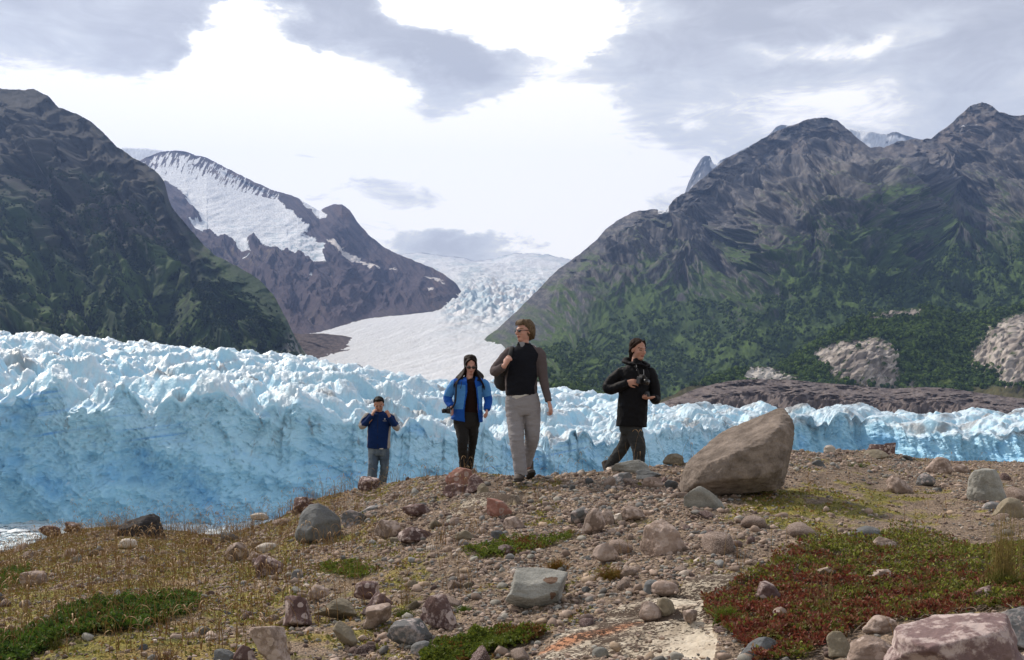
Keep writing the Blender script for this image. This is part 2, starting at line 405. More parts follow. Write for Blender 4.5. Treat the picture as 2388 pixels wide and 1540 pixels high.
SNOWP = [[(338, 372), (372, 354), (400, 351), (440, 358), (470, 378), (520, 402), (600, 438), (640, 458), (655, 470), (668, 484), (690, 500), (718, 522), (722, 534), (705, 540), (735, 548), (752, 566), (750, 580), (756, 604), (722, 592), (700, 596), (668, 578), (645, 584), (622, 566), (600, 552), (576, 548), (580, 566), (602, 592), (570, 580), (548, 560), (508, 548), (480, 540), (452, 528), (438, 512), (468, 510), (462, 492), (440, 470), (425, 444), (404, 430), (386, 424), (374, 400)],
         [(692, 456), (716, 470), (742, 486), (763, 500), (757, 510), (738, 505), (716, 484)],
         [(757, 556), (782, 566), (812, 580), (836, 598), (850, 612), (887, 623), (884, 631), (860, 626), (842, 612), (822, 602), (800, 592), (778, 576)],
         [(905, 624), (926, 630), (908, 631)], [(990, 645), (1020, 648), (1032, 654), (1000, 651)], [(995, 671), (1014, 672), (1002, 677)], [(568, 594), (582, 600), (574, 603)], [(1024, 655), (1040, 662), (1030, 662)], [(540, 600), (560, 618), (548, 612)], [(720, 640), (726, 650), (718, 648)]]
def B_snow(U, R):
    w = fbm(V(U/16, R/11), 5, 71, .6); w2 = fbm(V(U/16, R/11), 5, 75, .6)
    m = np.zeros(U.shape, bool)
    for p in SNOWP: m |= inpoly(U+w*11, R+w2*9, p)
    d = R-I(U, B_TOP)
    streak = fbm(V((U+.55*R)/7, R/26), 4, 73, .6)
    edge = (d > 0) & (U > 325) & (U < 650) & (d < I(U, [(325, 70), (430, 62), (520, 46), (650, 18)]))
    m = np.where(edge, streak > -.02+.30*sstep(14, 0, d)-.45*sstep(22, 60, d), m)
    return m*1.0
def B_col(X, U, R, T, N):
    n = fbm(V(U/90, R/90), 5, 81); f = fbm(V((U-.9*R)/9, R/60), 5, 82, .6); q = fbm(V(U/10, R/8), 4, 83, .6)
    c = mixc((.055, .043, .060), (.098, .074, .085), sstep(-.35, .35, f+.5*n))
    c = mixc(c, (.17, .095, .065), sstep(.2, .5, n+.2*q)*.5)
    c = mixc(c, (.20, .155, .10), sstep(.1, .3, q)*(((U-560)/90)**2+((R-600)/30)**2 < 1)*.6)
    c = mixc(c, (.07, .065, .035), sstep(650, 800, R)*sstep(0, .3, n+.4*q)*.5)
    s = B_snow(U, R)
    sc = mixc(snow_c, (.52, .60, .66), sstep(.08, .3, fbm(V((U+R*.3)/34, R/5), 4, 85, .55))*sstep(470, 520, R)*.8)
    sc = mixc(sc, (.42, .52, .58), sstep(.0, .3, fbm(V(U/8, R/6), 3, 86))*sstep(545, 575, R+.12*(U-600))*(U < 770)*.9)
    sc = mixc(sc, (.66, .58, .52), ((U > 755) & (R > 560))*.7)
    return mixc(c, sc, s)
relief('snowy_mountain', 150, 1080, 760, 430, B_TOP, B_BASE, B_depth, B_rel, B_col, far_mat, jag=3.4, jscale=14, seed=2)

# ---- low debris-covered spur between the two
relief('debris_spur', 600, 860, 200, 60, [(600, 770), (660, 776), (700, 779), (752, 778), (800, 783), (832, 790), (850, 798), (860, 803.5)], [(600, 850), (700, 846), (740, 838), (790, 824), (840, 809), (860, 804)],
       lambda U, R, T: iced(I(U, [(600, 850), (700, 846), (740, 838), (790, 824), (840, 809), (860, 804)]))+450*T, lambda X, U, R, T: -26*fbm(X/90, 5, 91, .6, True),
       lambda X, U, R, T, N: mixc((.075, .055, .050), (.13, .10, .09), sstep(-.3, .3, fbm(V(U/12, R/4), 4, 92))), far_mat, jag=1.5, jscale=12, seed=9, back=0.2, skirt=30)

# ---- big mountain on the right
R_TOP = [(1118, 802), (1150, 775), (1190, 741), (1225, 706), (1262, 668), (1300, 630), (1342, 600), (1392, 560), (1412, 534), (1450, 508), (1490, 491), (1530, 488), (1552, 494), (1562, 478), (1570, 465), (1604, 447), (1642, 412), (1700, 367), (1740, 348), (1770, 328), (1812, 306), (1850, 291), (1885, 278), (1926, 274), (1952, 282), (1980, 304), (2002, 326), (2030, 344), (2062, 344), (2092, 331), (2128, 325), (2170, 324), (2204, 300), (2238, 270), (2262, 248), (2290, 238), (2312, 245), (2330, 262), (2360, 268), (2388, 271), (2460, 300), (2600, 260), (2800, 230), (3300, 420)]
R_BASE = [(1118, 803), (1135, 818), (1150, 827), (1200, 858), (1240, 885), (1280, 908), (1400, 935), (1560, 965), (3300, 965)]
Rd = tps([(1118, 802, 2620), (1150, 827, 2250), (1200, 858, 1850), (1280, 908, 1080), (1400, 925, 1050), (1560, 935, 1060), (1900, 935, 1200), (2388, 935, 1300), (3000, 930, 1400),
          (1190, 741, 3000), (1300, 630, 3600), (1412, 534, 4300), (1490, 491, 4600), (1552, 494, 4800), (1300, 760, 2500), (1420, 640, 3350), (1500, 600, 3800), (1450, 820, 1900), (1560, 720, 2800), (1700, 800, 2000),
          (1570, 465, 4650), (1700, 367, 5000), (1926, 274, 5300), (2045, 344, 5600), (2290, 238, 5000), (2388, 271, 5000), (2800, 230, 4900), (3300, 420, 4900),
          (1600, 540, 4300), (1690, 470, 4500), (1800, 430, 4600), (1900, 380, 4850), (1720, 600, 3650), (1620, 660, 3350),
          (2000, 398, 3850), (2080, 430, 3650), (1880, 440, 3750), (1820, 510, 3350), (1780, 580, 3050), (1720, 680, 2700), (1900, 560, 3000), (2050, 560, 2900), (1850, 700, 2350), (2050, 640, 2500),
          (2150, 400, 4700), (2200, 490, 4100), (2300, 400, 4500), (2300, 505, 3700), (2388, 480, 3500), (2250, 600, 2900), (2388, 620, 2500), (2150, 720, 2250), (2388, 740, 1950), (1900, 800, 1850)])
def Rdd(U, R):
    d = Rd(U, R); k = sstep(1280, 1560, U)*sstep(960, 900, R); return d*(1-k)+k*(1900+(d-1300)*.58)
def R_rel(X, U, R, T):
    lf = fbm(X*np.array([1, .5, .9])/620, 3, 101, .5, True); wv = 18*fbm(V(U/70, R/60), 3, 102); f = fbm(V((U+wv+.5*R)/105, (R+wv-.35*U)/62), 6, 103, .47, True)
    bn = fbm(V((U+wv+.3*R)/150, (R+1.4*wv-.30*(U-1700))/46), 6, 106, .47, True)
    s = U+.5*R; g = fbm(V(s/42+.6*noise(V(U/70, R/70), 2), R/220), 4, 105, .55, True)
    rocky = sstep(740, 600, R)
    return -(90*lf+(24+40*rocky)*f+(24+66*rocky)*bn+(5+10*rocky)*g)*sstep(0, .1, T)*(X[..., 1]/3600)**.6
def R_veg(X, U, R, N):
    lim = I(U, [(1118, 900), (1200, 850), (1300, 740), (1450, 660), (1560, 640), (1680, 640), (1800, 620), (1900, 540), (2000, 490), (2150, 520), (2388, 500), (2600, 500)])
    n = fbm(V(U/70, R/45), 5, 111, .6); q = fbm(V(U/16, R/10), 4, 112, .6)
    flat_ = N[..., 2]*np.sign(N[..., 2])
    return np.clip(sstep(-60, 70, (R-lim)+n*170+q*60+(flat_-.55)*180), 0, 1), n, q
def R_col(X, U, R, T, N):
    v, n, q = R_veg(X, U, R, N)
    k = fbm(V(U/6, R/5), 3, 116, .6)
    c = mixc((.070, .072, .080), (.180, .166, .160), sstep(-.4, .45, q+.5*n+.5*k))
    c = mixc(c, (.16, .125, .105), sstep(420, 330, R)*.5*sstep(-.3, .3, n))
    c = mixc(c, (.25, .235, .23), sstep(.15, .5, q+.2*k)*.4); jt = fbm(V((U+.6*R)/26, (R-.4*U)/13), 4, 118, .6, True); c = mixc(c, (.040, .042, .050), sstep(.62, .84, jt)*.6)
    sh = np.exp(-(((U-2020)/150)**2+((R-425)/45)**2)); c = mixc(c, (.27, .25, .235), sh*.5*sstep(-.3, .3, q))
    cq = np.exp(-((R-(500-14*np.sin((U-2160)/90)))/9)**2)*sstep(2120, 2200, U)*sstep(2420, 2330, U); c = mixc(c, (.28, .25, .22), cq*.6)
    g = mixc((.040, .068, .022), (.078, .124, .030), sstep(-.3, .4, n+.6*q))
    g = mixc(g, (.016, .032, .016), sstep(.0, .28, k*.6+q*.8-.05)*.75)
    g = mixc(g, (.15, .19, .045), np.exp(-(((U-1540)/60)**2+((R-580-(1540-U)*.35)/9)**2))*.8)
    dd = sstep(0, .5, R_dark(U, R)); g = mixc(g, (.014, .028, .016), dd*.5)
    c = mixc(c, g, v)
    pk = ((U > 2258) & (U < 2284) & (np.abs(R-(303-(U-2258)*.32)) < 2.6)); c = mixc(c, snow_c, pk*1.0)
    return mixc(c, snow_c, ((U > 1534) & (U < 1560) & (R < 499+k*3))*.9)
def R_dark(U, R): return fbm(V(U/200, R/110), 3, 117)+.6*np.exp(-(((U-2230)/180)**2+((R-590)/60)**2))-.25
right_mtn = relief('right_mountain', 1118, 3300, 1150, 620, R_TOP, R_BASE, lambda U, R, T: Rdd(U, R), R_rel, R_col, mid_mat, jag=5.5, jscale=24, seed=3)

# ---- wooded knolls with bare rock, in front of it
K_TOP = [(1500, 950), (1560, 925), (1600, 905), (1640, 888), (1700, 868), (1736, 858), (1770, 853), (1800, 856), (1840, 840), (1880, 812), (1905, 795), (1950, 768), (1990, 745), (2050, 728), (2110, 722), (2150, 713), (2200, 722), (2250, 735), (2300, 728), (2350, 715), (2388, 712), (2600, 640), (3000, 600), (3300, 700)]
OUT = [[(1735, 893), (1733, 872), (1752, 856), (1785, 852), (1800, 860), (1830, 872), (1870, 882), (1840, 900), (1770, 902)],
       [(1899, 822), (1930, 806), (1960, 795), (2000, 800), (2030, 788), (2052, 808), (2078, 828), (2082, 850), (2100, 880), (2088, 908), (2020, 905), (1960, 896), (1935, 872), (1915, 855), (1900, 838)],
       [(2262, 860), (2275, 810), (2300, 780), (2330, 752), (2370, 735), (2460, 722), (2500, 800), (2420, 900), (2370, 912), (2310, 905), (2335, 880), (2290, 866)],
       [(2015, 752), (2050, 732), (2120, 722), (2170, 730), (2150, 742), (2090, 738), (2040, 752)], [(2105, 905), (2120, 890), (2150, 895), (2140, 910)]]
def K_out(U, R):
    w = fbm(V(U/14, R/10), 4, 131, .6); w2 = fbm(V(U/14, R/10), 4, 133, .6); m = np.zeros(U.shape)
    for p in OUT: m = np.maximum(m, inpoly(U+w*34, R+w2*26, p)*1.0)
    m *= (fbm(V(U/15, R/10), 4, 137, .65) < .27)
    return m
def K_depth(U, R, T): return I(U, [(1500, 1250), (2000, 1300), (2388, 1250), (3300, 1300)])+I(U, [(1500, 60), (1800, 260), (2150, 520), (2388, 600), (3300, 900)])*T**.8
def K_rel(X, U, R, T):
    m = K_out(U, R)
    bul = sum(h*np.exp(-(((U-a)/w)**2+((R-b)/v)**2)) for a, b, w, v, h in ((2000, 850, 80, 50, 70), (2370, 820, 90, 80, 90), (1790, 880, 60, 30, 30), (2150, 790, 90, 50, 50), (2120, 730, 80, 20, 40)))
    blk = cones(U+.6*R, R*1.2-.3*U, 19, 0, 1, .12, 141, 1.0, .22)+.5*cones(U+.6*R, R*1.2-.3*U, 8, 0, 1, .25, 142, 1.0, .2)
    return (-.45*bul-14*fbm(X/70, 5, 143, .55, True)*(1-.7*m)-m*(3+5*blk))*sstep(0, .1, T)
def K_col(X, U, R, T, N):
    n = fbm(V(U/50, R/30), 4, 151); q = fbm(V(U/7, R/5), 4, 152, .6); ck = 1-np.clip(cones(U+.5*R, R*1.3, 17, 0, 1, .075, 141)*1.6+.25, 0, 1)+.3*fbm(V((U-.5*R)/6, R/5), 3, 155)
    g = mixc((.040, .068, .018), (.085, .120, .028), sstep(-.3, .4, n+.3*q)); g = mixc(g, (.022, .040, .014), sstep(-.02, .25, q)*.6)
    g = mixc(g, (.11, .085, .045), sstep(880, 905, R-.04*(U-1900)+10*q)*.7)
    g = mixc(g, (.12, .165, .035), np.exp(-(((U-2215)/70)**2+((R-880+(U-2215)*.4)/22)**2))*.8)
    rc = mixc((.29, .25, .22), (.50, .445, .39), sstep(-.3, .3, n+.5*q)); rc = mixc(rc, (.14, .12, .10), sstep(.66, .88, ck)*.6); rc = mixc(rc, (.10, .09, .075), sstep(.74, .9, fbm(V((U+.6*R)/15, (R*1.2-.3*U)/34), 4, 157, .5, True))*.8)
    rc = mixc(rc, (.60, .56, .50), (U < 1900)*.7)
    return mixc(g, rc, K_out(U, R))
near_mat = vmat('knoll_rock', 0.95, 0.15, 0.12, 0.25, 1.0, 0.5, spec=0.15, detail=8)
relief('wooded_hill', 1500, 3300, 800, 170, K_TOP, [(1500, 985), (3300, 1000)], K_depth, K_rel, K_col, near_mat, jag=4, jscale=24, seed=5, back=.25)

# woods: crowns standing on the hill and the lower slopes
def crowns(name, pts, siz, col, seed):
    r = np.random.default_rng(seed); bm = bmesh.new(); bmesh.ops.create_icosphere(bm, subdivisions=1, radius=1)
    bv = np.array([v.co[:] for v in bm.verts]); bf = np.array([[v.index for v in f.verts] for f in bm.faces]); bm.free()
    n = len(pts); nv = len(bv); d = 1+r.uniform(-.38, .38, (n, nv, 1))
    v = bv[None]*d*siz[:, None, None]*np.array([1, 1, 1.25])+pts[:, None]+np.array([0, 0, .7])*siz[:, None, None]
    f = (bf[None]+(np.arange(n)*nv)[:, None, None]).reshape(-1, 3)
    c = np.repeat(col[:, None], nv, 1)*(1+r.uniform(-.25, .25, (n, nv, 1)))
    return mesh_np(name, v.reshape(-1, 3), f, tree_mat, c.reshape(-1, 3), smooth=False)
tree_mat = vmat('tree_crowns', 0.9, 0.4, 0.4, 1, 0.0, spec=0.1)
def woods(nm, surf, n, ok, s0, s1, c0, c1, label, cat, seed):
    X, r = scatter(surf, n, ok, seed); cc = mixc(c0, c1, r.uniform(0, 1, len(X))**1.5)
    tag(crowns(nm, X, r.uniform(s0, s1, len(X)), cc, seed), label, cat, kind='stuff')
woods('woodland', 'wooded_hill', 15000, lambda U, R, T: (K_out(U, R) < .5) & (K_out(U+3, R+5) < .5) & (K_out(U-3, R+9) < .5) & (fbm(V(U/30, R/18), 4, 160) > -.15) & (R < 905+.02*(U-1900)) & (R < 945), 1.3, 3.6, (.022, .044, .012), (.085, .135, .026), 'low green woodland covering the knolls below the right-hand mountain', 'woodland', 5)
woods('mountain_scrub', 'right_mountain', 17000, lambda U, R, T: (fbm(V(U/45, R/18), 5, 161, .65) > .0) & (R > I(U, [(1118, 860), (1250, 800), (1400, 740), (1700, 700), (2000, 640), (2700, 560)])) & (R < 930), 1.6, 4.4, (.028, .052, .014), (.095, .145, .030), 'dark scrub wood scattered over the lower slopes of the right-hand mountain', 'scrub', 6)
woods('slope_scrub', 'left_mountain', 13000, lambda U, R, T: (fbm(V(U/50, R/30), 5, 162, .65) > .05) & (R > 400+.2*U) & (T < .8), 1.2, 2.8, (.018, .034, .016), (.032, .050, .018), 'dark bushes dotted over the steep green slope of the left-hand mountain', 'scrub', 7)

# ---- moraine
M_TOP = [(1480, 975), (1540, 940), (1590, 922), (1620, 908), (1660, 897), (1700, 889), (1740, 885), (1790, 884), (1850, 886), (1900, 892), (1960, 896), (2020, 902), (2080, 907), (2150, 903), (2200, 905), (2240, 910), (2290, 917), (2340, 925), (2388, 930), (2500, 925), (3300, 940)]
def M_rel(X, U, R, T): return -(34*fbm(V((U+1.2*R)/95, (R-.18*U)/26), 6, 171, .52, True)+3*fbm(X/16, 4, 175, .6, True))*sstep(0, .1, T)
relief('moraine', 1480, 3300, 900, 140, M_TOP, [(1480, 1000), (3300, 1010)], lambda U, R, T: 840+330*T+0*U, M_rel,
       lambda X, U, R, T, N: mixc((.105, .085, .082), (.185, .155, .145), sstep(-.35, .35, fbm(V((U+R)/40, (R-.18*U)/9), 5, 176, .6)))*(1+.4*fbm(V(U/5, R/3), 3, 177))[..., None], near_mat, jag=2.5, jscale=30, seed=7, back=.08, skirt=60)

# ================================================================ ICE
def ice_mat(name, bd=1.2):
    m = NT(name); co = m.coord('Object')
    at = m.n('ShaderNodeAttribute', attribute_name='Col')
    n1 = m.noise(co, 0.55, 7, .62); k = m.math('MULTIPLY_ADD', n1, 0.36, 0.82)
    c = m.mix(1.0, at.outputs[0], m.n('ShaderNodeCombineColor', Red=k, Green=m.math('MULTIPLY_ADD', k, .75, .25), Blue=m.math('MULTIPLY_ADD', k, .5, .5)).outputs[0], 'MULTIPLY')
    m.sv('Base Color', c); m.sv('Roughness', 0.42); m.sv('Specular IOR Level', 0.5)
    b = m.bump(m.noise(co, 0.16, 6, .6), .6, bd*2); m.bump(m.noise(co, 0.9, 6, .65), .55, bd*.5, b)
    return m.m
ice_m = ice_mat('glacier_ice'); ice_far = ice_mat('valley_ice', 6.0)

YF = [(-700, 310), (0, 300), (550, 300), (850, 335), (1100, 400), (1400, 475), (1700, 590), (2000, 650), (2150, 610), (2388, 580), (2900, 550), (3400, 540)]
FT = [(-700, 880), (0, 902), (200, 912), (350, 925), (600, 940), (800, 962), (900, 980), (1000, 995), (1250, 1022), (1400, 1018), (1520, 1008), (1600, 996), (1700, 988), (1860, 984), (1960, 972), (2080, 994), (2120, 1002), (2250, 1000), (2388, 996), (3400, 985)]
YB = [(-700, 1250), (0, 1230), (400, 1180), (720, 1120), (1000, 1100), (1300, 1050), (1560, 880), (1750, 860), (2000, 840), (2388, 810), (3400, 800)]
BT = [(-700, 740), (0, 785), (200, 797), (400, 822), (560, 832), (720, 850), (850, 876), (1000, 902), (1150, 902), (1300, 916), (1450, 932), (1560, 962), (1640, 966), (1750, 978), (1860, 986), (2388, 994), (3400, 985)]
nc = 1250; Uc = np.linspace(-420, 2900, nc); nf = 190; nt = 520
yf = I(Uc, YF); zf = (HZ-I(Uc, FT))*yf/F; yb = I(Uc, YB); zb = (HZ-I(Uc, BT))*yb/F
xf = (Uc-CX)*yf/F
scal = I(Uc, [(-700, 1.0), (800, 1.0), (1500, .8), (2000, .7), (3400, .7)])
# plan wander of the calving front
wand = 16*fbm(V(xf/70, xf*0), 4, 201)+5*fbm(V(xf/16, xf*0), 3, 203, .6, True)*(.4+.6*sstep(1400, 1800, Uc))
yf2 = yf+wand
s = np.linspace(0, 1, nf)[:, None]
def serac(x, y, sc, u):
    wx = x+5*fbm(V(x/14, y/14), 3, 211); wy = y+5*fbm(V(x/14, y/14), 3, 213)
    a = cones(wx*.8, wy, 21, -2, 12.5, 1.6, 221, 1.0, .20); b = cones(wx, wy, 10, -3, 8.5, 1.8, 223, 1.0, .20); c = cones(wx+2*noise(V(x/5, y/5), 3), wy, 4.6, 0, 4.0, .9, 225)
    h = np.maximum(np.maximum(a, b+.6), c-1)+.35*c
    h = np.maximum(h, -5)
    h = h+1.5*fbm(V(x/3.2, y/3.2), 4, 215, .6, True)+3*fbm(V(x/60, y/60), 3, 217)
    return h*sc
# top surface
g = np.linspace(0, 1, nt)[:, None]
Ty = yf2[None]*(yb/yf2)[None]**g
lin = (Ty-yf2[None])/(yb-yf2)[None]
Tx = (Uc[None]-CX)*Ty/F
Tz0 = zf[None]+(zb-zf)[None]*(lin*.75+.25*lin**2)+7*np.sin(lin*3.14)
hs = serac(Tx, Ty, scal[None]*I(lin, [(0, .8), (.1, 1), (1, .85)]), Uc[None])
edge = sstep(0, .012, g)
Tz = Tz0+hs-3.5
T = np.stack([Tx, Ty, Tz], -1)
# face, from the water up to the first top row
zt = Tz[0]; zlow = WATER_Z-6
Fz = zlow+(zt-zlow)[None]*s
lean = 13*(s**1.3-1)
Fx0 = (Uc[None]-CX)*yf2[None]/F+0*s
bl = sstep(0, .07, 1-s)                          # fades to zero at the lip
fac = 9*fbm(V(Fx0/34+Fz/60, Fz/45), 3, 231)-6.5*np.maximum(0, fbm(V((Fx0+.8*Fz)/22, Fz/30), 3, 233, .5, True)-.25)
fac += 2.8*fbm(V((Fx0+.3*Fz)/9, Fz/7), 5, 235, .62, True)+1.0*fbm(V(Fx0/2.6, Fz/2.2), 3, 237, .6, True)-2.2*cones(Fx0+.5*Fz, Fz*1.2, 11, 0, 1, .11, 238)
vert = sstep(1450, 1800, Uc)[None]; fac += vert*4.5*fbm(V(Fx0/7, Fz/40), 4, 239, .55, True)
# sheets that slab off: stepped ledges
st = fbm(V(Fx0/26-Fz/30, Fz/26), 4, 241); fac += 3.2*np.floor(st*5)/2.5*.5
Fy = yf2[None]+lean+fac*bl
X = np.concatenate([np.stack([(Uc[None]-CX)*(yf2[None])/F+0*s, Fy, Fz], -1), T[1:]], 0)
# back: fall away behind
bk = T[-1][None]+np.stack([np.zeros((5, nc)), np.array([15, 40, 90, 160, 260.])[:, None]+np.zeros((1, nc)), -np.array([3, 14, 34, 60, 95.])[:, None]+np.zeros((1, nc))], -1)
X = np.concatenate([X, bk], 0)
N = grid_normals(X); up = np.abs(N[..., 2])
x, y, z = X[..., 0], X[..., 1], X[..., 2]
isf = np.zeros(X.shape[:2]); isf[:nf] = 1
hrel = np.zeros(X.shape[:2]); hrel[:nf] = s; hrel[nf:] = 1
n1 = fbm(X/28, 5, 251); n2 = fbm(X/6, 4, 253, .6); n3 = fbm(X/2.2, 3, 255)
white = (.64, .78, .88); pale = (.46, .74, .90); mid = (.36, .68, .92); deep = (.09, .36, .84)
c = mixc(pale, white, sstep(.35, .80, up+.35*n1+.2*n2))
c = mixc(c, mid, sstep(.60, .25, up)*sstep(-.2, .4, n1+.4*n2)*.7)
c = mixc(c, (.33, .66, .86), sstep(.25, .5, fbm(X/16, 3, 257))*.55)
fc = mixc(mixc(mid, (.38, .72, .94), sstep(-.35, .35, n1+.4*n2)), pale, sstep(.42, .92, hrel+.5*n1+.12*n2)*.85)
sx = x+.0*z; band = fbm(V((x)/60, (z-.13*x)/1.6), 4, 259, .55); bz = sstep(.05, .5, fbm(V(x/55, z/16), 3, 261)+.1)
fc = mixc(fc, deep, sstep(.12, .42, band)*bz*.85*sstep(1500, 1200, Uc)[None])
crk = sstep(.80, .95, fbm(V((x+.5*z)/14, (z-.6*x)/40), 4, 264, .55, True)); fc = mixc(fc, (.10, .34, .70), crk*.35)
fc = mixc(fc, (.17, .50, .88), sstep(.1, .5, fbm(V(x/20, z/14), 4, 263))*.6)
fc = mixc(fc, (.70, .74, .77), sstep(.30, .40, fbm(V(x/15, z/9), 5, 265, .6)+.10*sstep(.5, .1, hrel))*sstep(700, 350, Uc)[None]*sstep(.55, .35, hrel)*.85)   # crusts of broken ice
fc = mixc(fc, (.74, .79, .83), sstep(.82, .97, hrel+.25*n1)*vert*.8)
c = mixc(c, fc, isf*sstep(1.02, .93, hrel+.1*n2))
# grit: along clefts, and in dribbles down the upper face
dirt = sstep(.28, .50, fbm(V(x/9, y/26, z/9), 5, 267, .62)+.10*n1)*(1-isf)*.75
dirt = np.maximum(dirt, sstep(.26, .46, fbm(V(x/2.6, z/12), 5, 269, .62))*isf*sstep(.5, .8, hrel)*.75*sstep(-.2, .2, fbm(X/18, 3, 270)+.1))
dirt = np.maximum(dirt, (1-isf)*sstep(1500, 1800, Uc)[None]*sstep(.05, .35, fbm(X/22, 4, 271, .6))*.75)
hs_ = np.zeros(X.shape[:2]); hs_[nf:nf+nt-1] = hs[1:]; dirt = np.maximum(dirt, (1-isf)*sstep(1.5, -3, hs_)*sstep(-.25, .15, n1+.5*n2)*.75)
dirt = np.maximum(dirt, (1-isf)*sstep(.2, .38, fbm(V(x/30, y/30), 3, 273)+.35*fbm(X/4, 4, 275, .6))*.6)
c = mixc(c, (.20, .17, .155), dirt)
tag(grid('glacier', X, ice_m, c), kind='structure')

# ---- valley tongue, icefall and the icefield it comes from
nr = 460; ncv = 520
rows = np.concatenate([np.linspace(985, 780, 150), np.linspace(780, 640, 200)[1:], np.linspace(640, 603, 80)[1:]])
Uv = np.linspace(350, 1700, ncv)[None]; Rv = rows[:, None]; Dv = iced(Rv)+Uv*0
Xv = P(Uv, Rv, Dv); x, y = Xv[..., 0], Xv[..., 1]
icefall = np.exp(-((Rv-705)/55)**2)*sstep(1000, 1080, Uv+(Rv-720)*.4); lowr = sstep(735, 800, Rv); up_ = sstep(680, 640, Rv)
calm = sstep(.3, .0, icefall)
sc = cones(x+20*noise(V(x/60, y/60)), y, 46, 0, 40, .9, 301); sc2 = cones(x, y, 21, 0, 16, .9, 303)
dz = icefall*(sc+sc2)*1.1 + calm*(sc2*.07+2.2*fbm(V((x-260*np.sin((y-1300)/1500))/22, y/240), 4, 305, .55, True)+1.2*fbm(V(x/9, y/30), 3, 306))*sstep(0, .6, lowr+.3)
dz += up_*(45*fbm(V(x/700, y/1500), 5, 307, .6)+12*fbm(V(x/120, y/260), 4, 309, .6, True))
dz += up_*I(Uv, [(350, 60), (940, 60), (990, 55), (1060, 15), (1110, -30), (1150, -10), (1200, 45), (1260, 40), (1300, 10), (1330, -20), (1700, -20)])*sstep(625, 606, Rv)
Xv[..., 2] += dz-90*sstep(0, 50, Uv-I(Rv, [(600, 1800), (780, 1800), (800, 1165), (830, 1185), (860, 1235), (900, 1300), (985, 1330)]))
topx = Xv[-1][None]+np.stack([np.zeros((3, ncv)), np.array([300, 800, 1500.])[:, None]+np.zeros((1, ncv)), -np.array([60, 300, 900.])[:, None]+np.zeros((1, ncv))], -1)
Xv = np.concatenate([Xv, topx], 0); Rv = np.concatenate([Rv+Uv*0, np.full((3, ncv), 603.)]); Uv = Uv+Rv*0
icefall = np.concatenate([icefall, np.zeros((3, ncv))])
x, y = Xv[..., 0], Xv[..., 1]
flow = x+.00*y-260*np.sin((y-1300)/1500)
n1 = fbm(V(flow/60, y/420), 5, 311, .6); n2 = fbm(V(x/24, y/60), 4, 313, .6); n3 = fbm(V(x/200, y/700), 4, 315)
c = mixc((.86, .88, .90), (.60, .59, .58), sstep(.05, .45, n1)*.7*sstep(720, 800, Rv))
c = mixc(c, (.66, .68, .70), sstep(.1, .5, fbm(V(flow/26, y/900), 4, 312, .55, True))*.6*sstep(720, 780, Rv))
c = mixc(c, (.50, .48, .46), sstep(.22, .45, n2)*.3*sstep(700, 800, Rv))
c = mixc(c, (.40, .60, .72), icefall*sstep(-.3, .2, fbm(V(x/90, y/200), 4, 317)+.4*n2)*.85)
c = mixc(c, (.50, .62, .68), sstep(690, 640, Rv)*sstep(.0, .3, n3+.4*n2)*.7)
c = mixc(c, snow_c, sstep(650, 625, Rv)*sstep(.2, -.1, n3))
c = mixc(c, (.34, .29, .27), np.exp(-((Uv-(1150-(Rv-640)*.0+(Rv-650)**2*.012))/5)**2)*sstep(640, 655, Rv)*sstep(705, 690, Rv)*.6)
tag(grid('valley_glacier', Xv, ice_far, c), kind='structure')

# ---- lake
m = NT('lake_water'); co = m.coord('Object', (1, .35, 1))
m.sv('Base Color', (.30, .38, .42, 1)); m.sv('Roughness', .22); m.sv('Specular IOR Level', .8)
nn = m.noise(co, .8, 5, .6); m.bump(nn, .8, .25)
w = mesh_np('water', [(-9000, -200, WATER_Z), (9000, -200, WATER_Z), (9000, 14000, WATER_Z), (-9000, 14000, WATER_Z)], np.array([[0, 1, 2, 3]]), m.m); tag(w, kind='structure')
# brash ice along the foot of the cliff
r_ = np.random.default_rng(21); nb_ = 5200
u = r_.uniform(-250, 950, nb_); Yb_ = I(u, YF)-3-r_.exponential(16, nb_)
far_ = r_.uniform(0, 1, nb_) < .35; Yb_[far_] = r_.uniform(215, 298, far_.sum())
sz = .35+r_.pareto(2.6, nb_)*.35; sz = np.clip(sz, .3, 2.6)
bm = bmesh.new(); bmesh.ops.create_icosphere(bm, subdivisions=1, radius=1); bv = np.array([v.co[:] for v in bm.verts]); bf = np.array([[v.index for v in f.verts] for f in bm.faces]); bm.free()
ctr = np.stack([(u-CX)*Yb_/F, Yb_, np.full(nb_, WATER_Z+.05)], -1)
v = bv[None]*(1+r_.uniform(-.35, .35, (nb_, len(bv), 1)))*sz[:, None, None]*np.array([1.5, 1.2, .32])+ctr[:, None]
f = (bf[None]+(np.arange(nb_)*len(bv))[:, None, None]).reshape(-1, 3)
cc = np.repeat(mixc((.55, .74, .84), (.82, .86, .88), r_.uniform(0, 1, nb_))[:, None], len(bv), 1)
tag(mesh_np('brash_ice', v.reshape(-1, 3), f, ice_m, cc.reshape(-1, 3), smooth=False), 'broken white brash ice floating at the foot of the blue ice cliff', 'brash ice', kind='stuff')
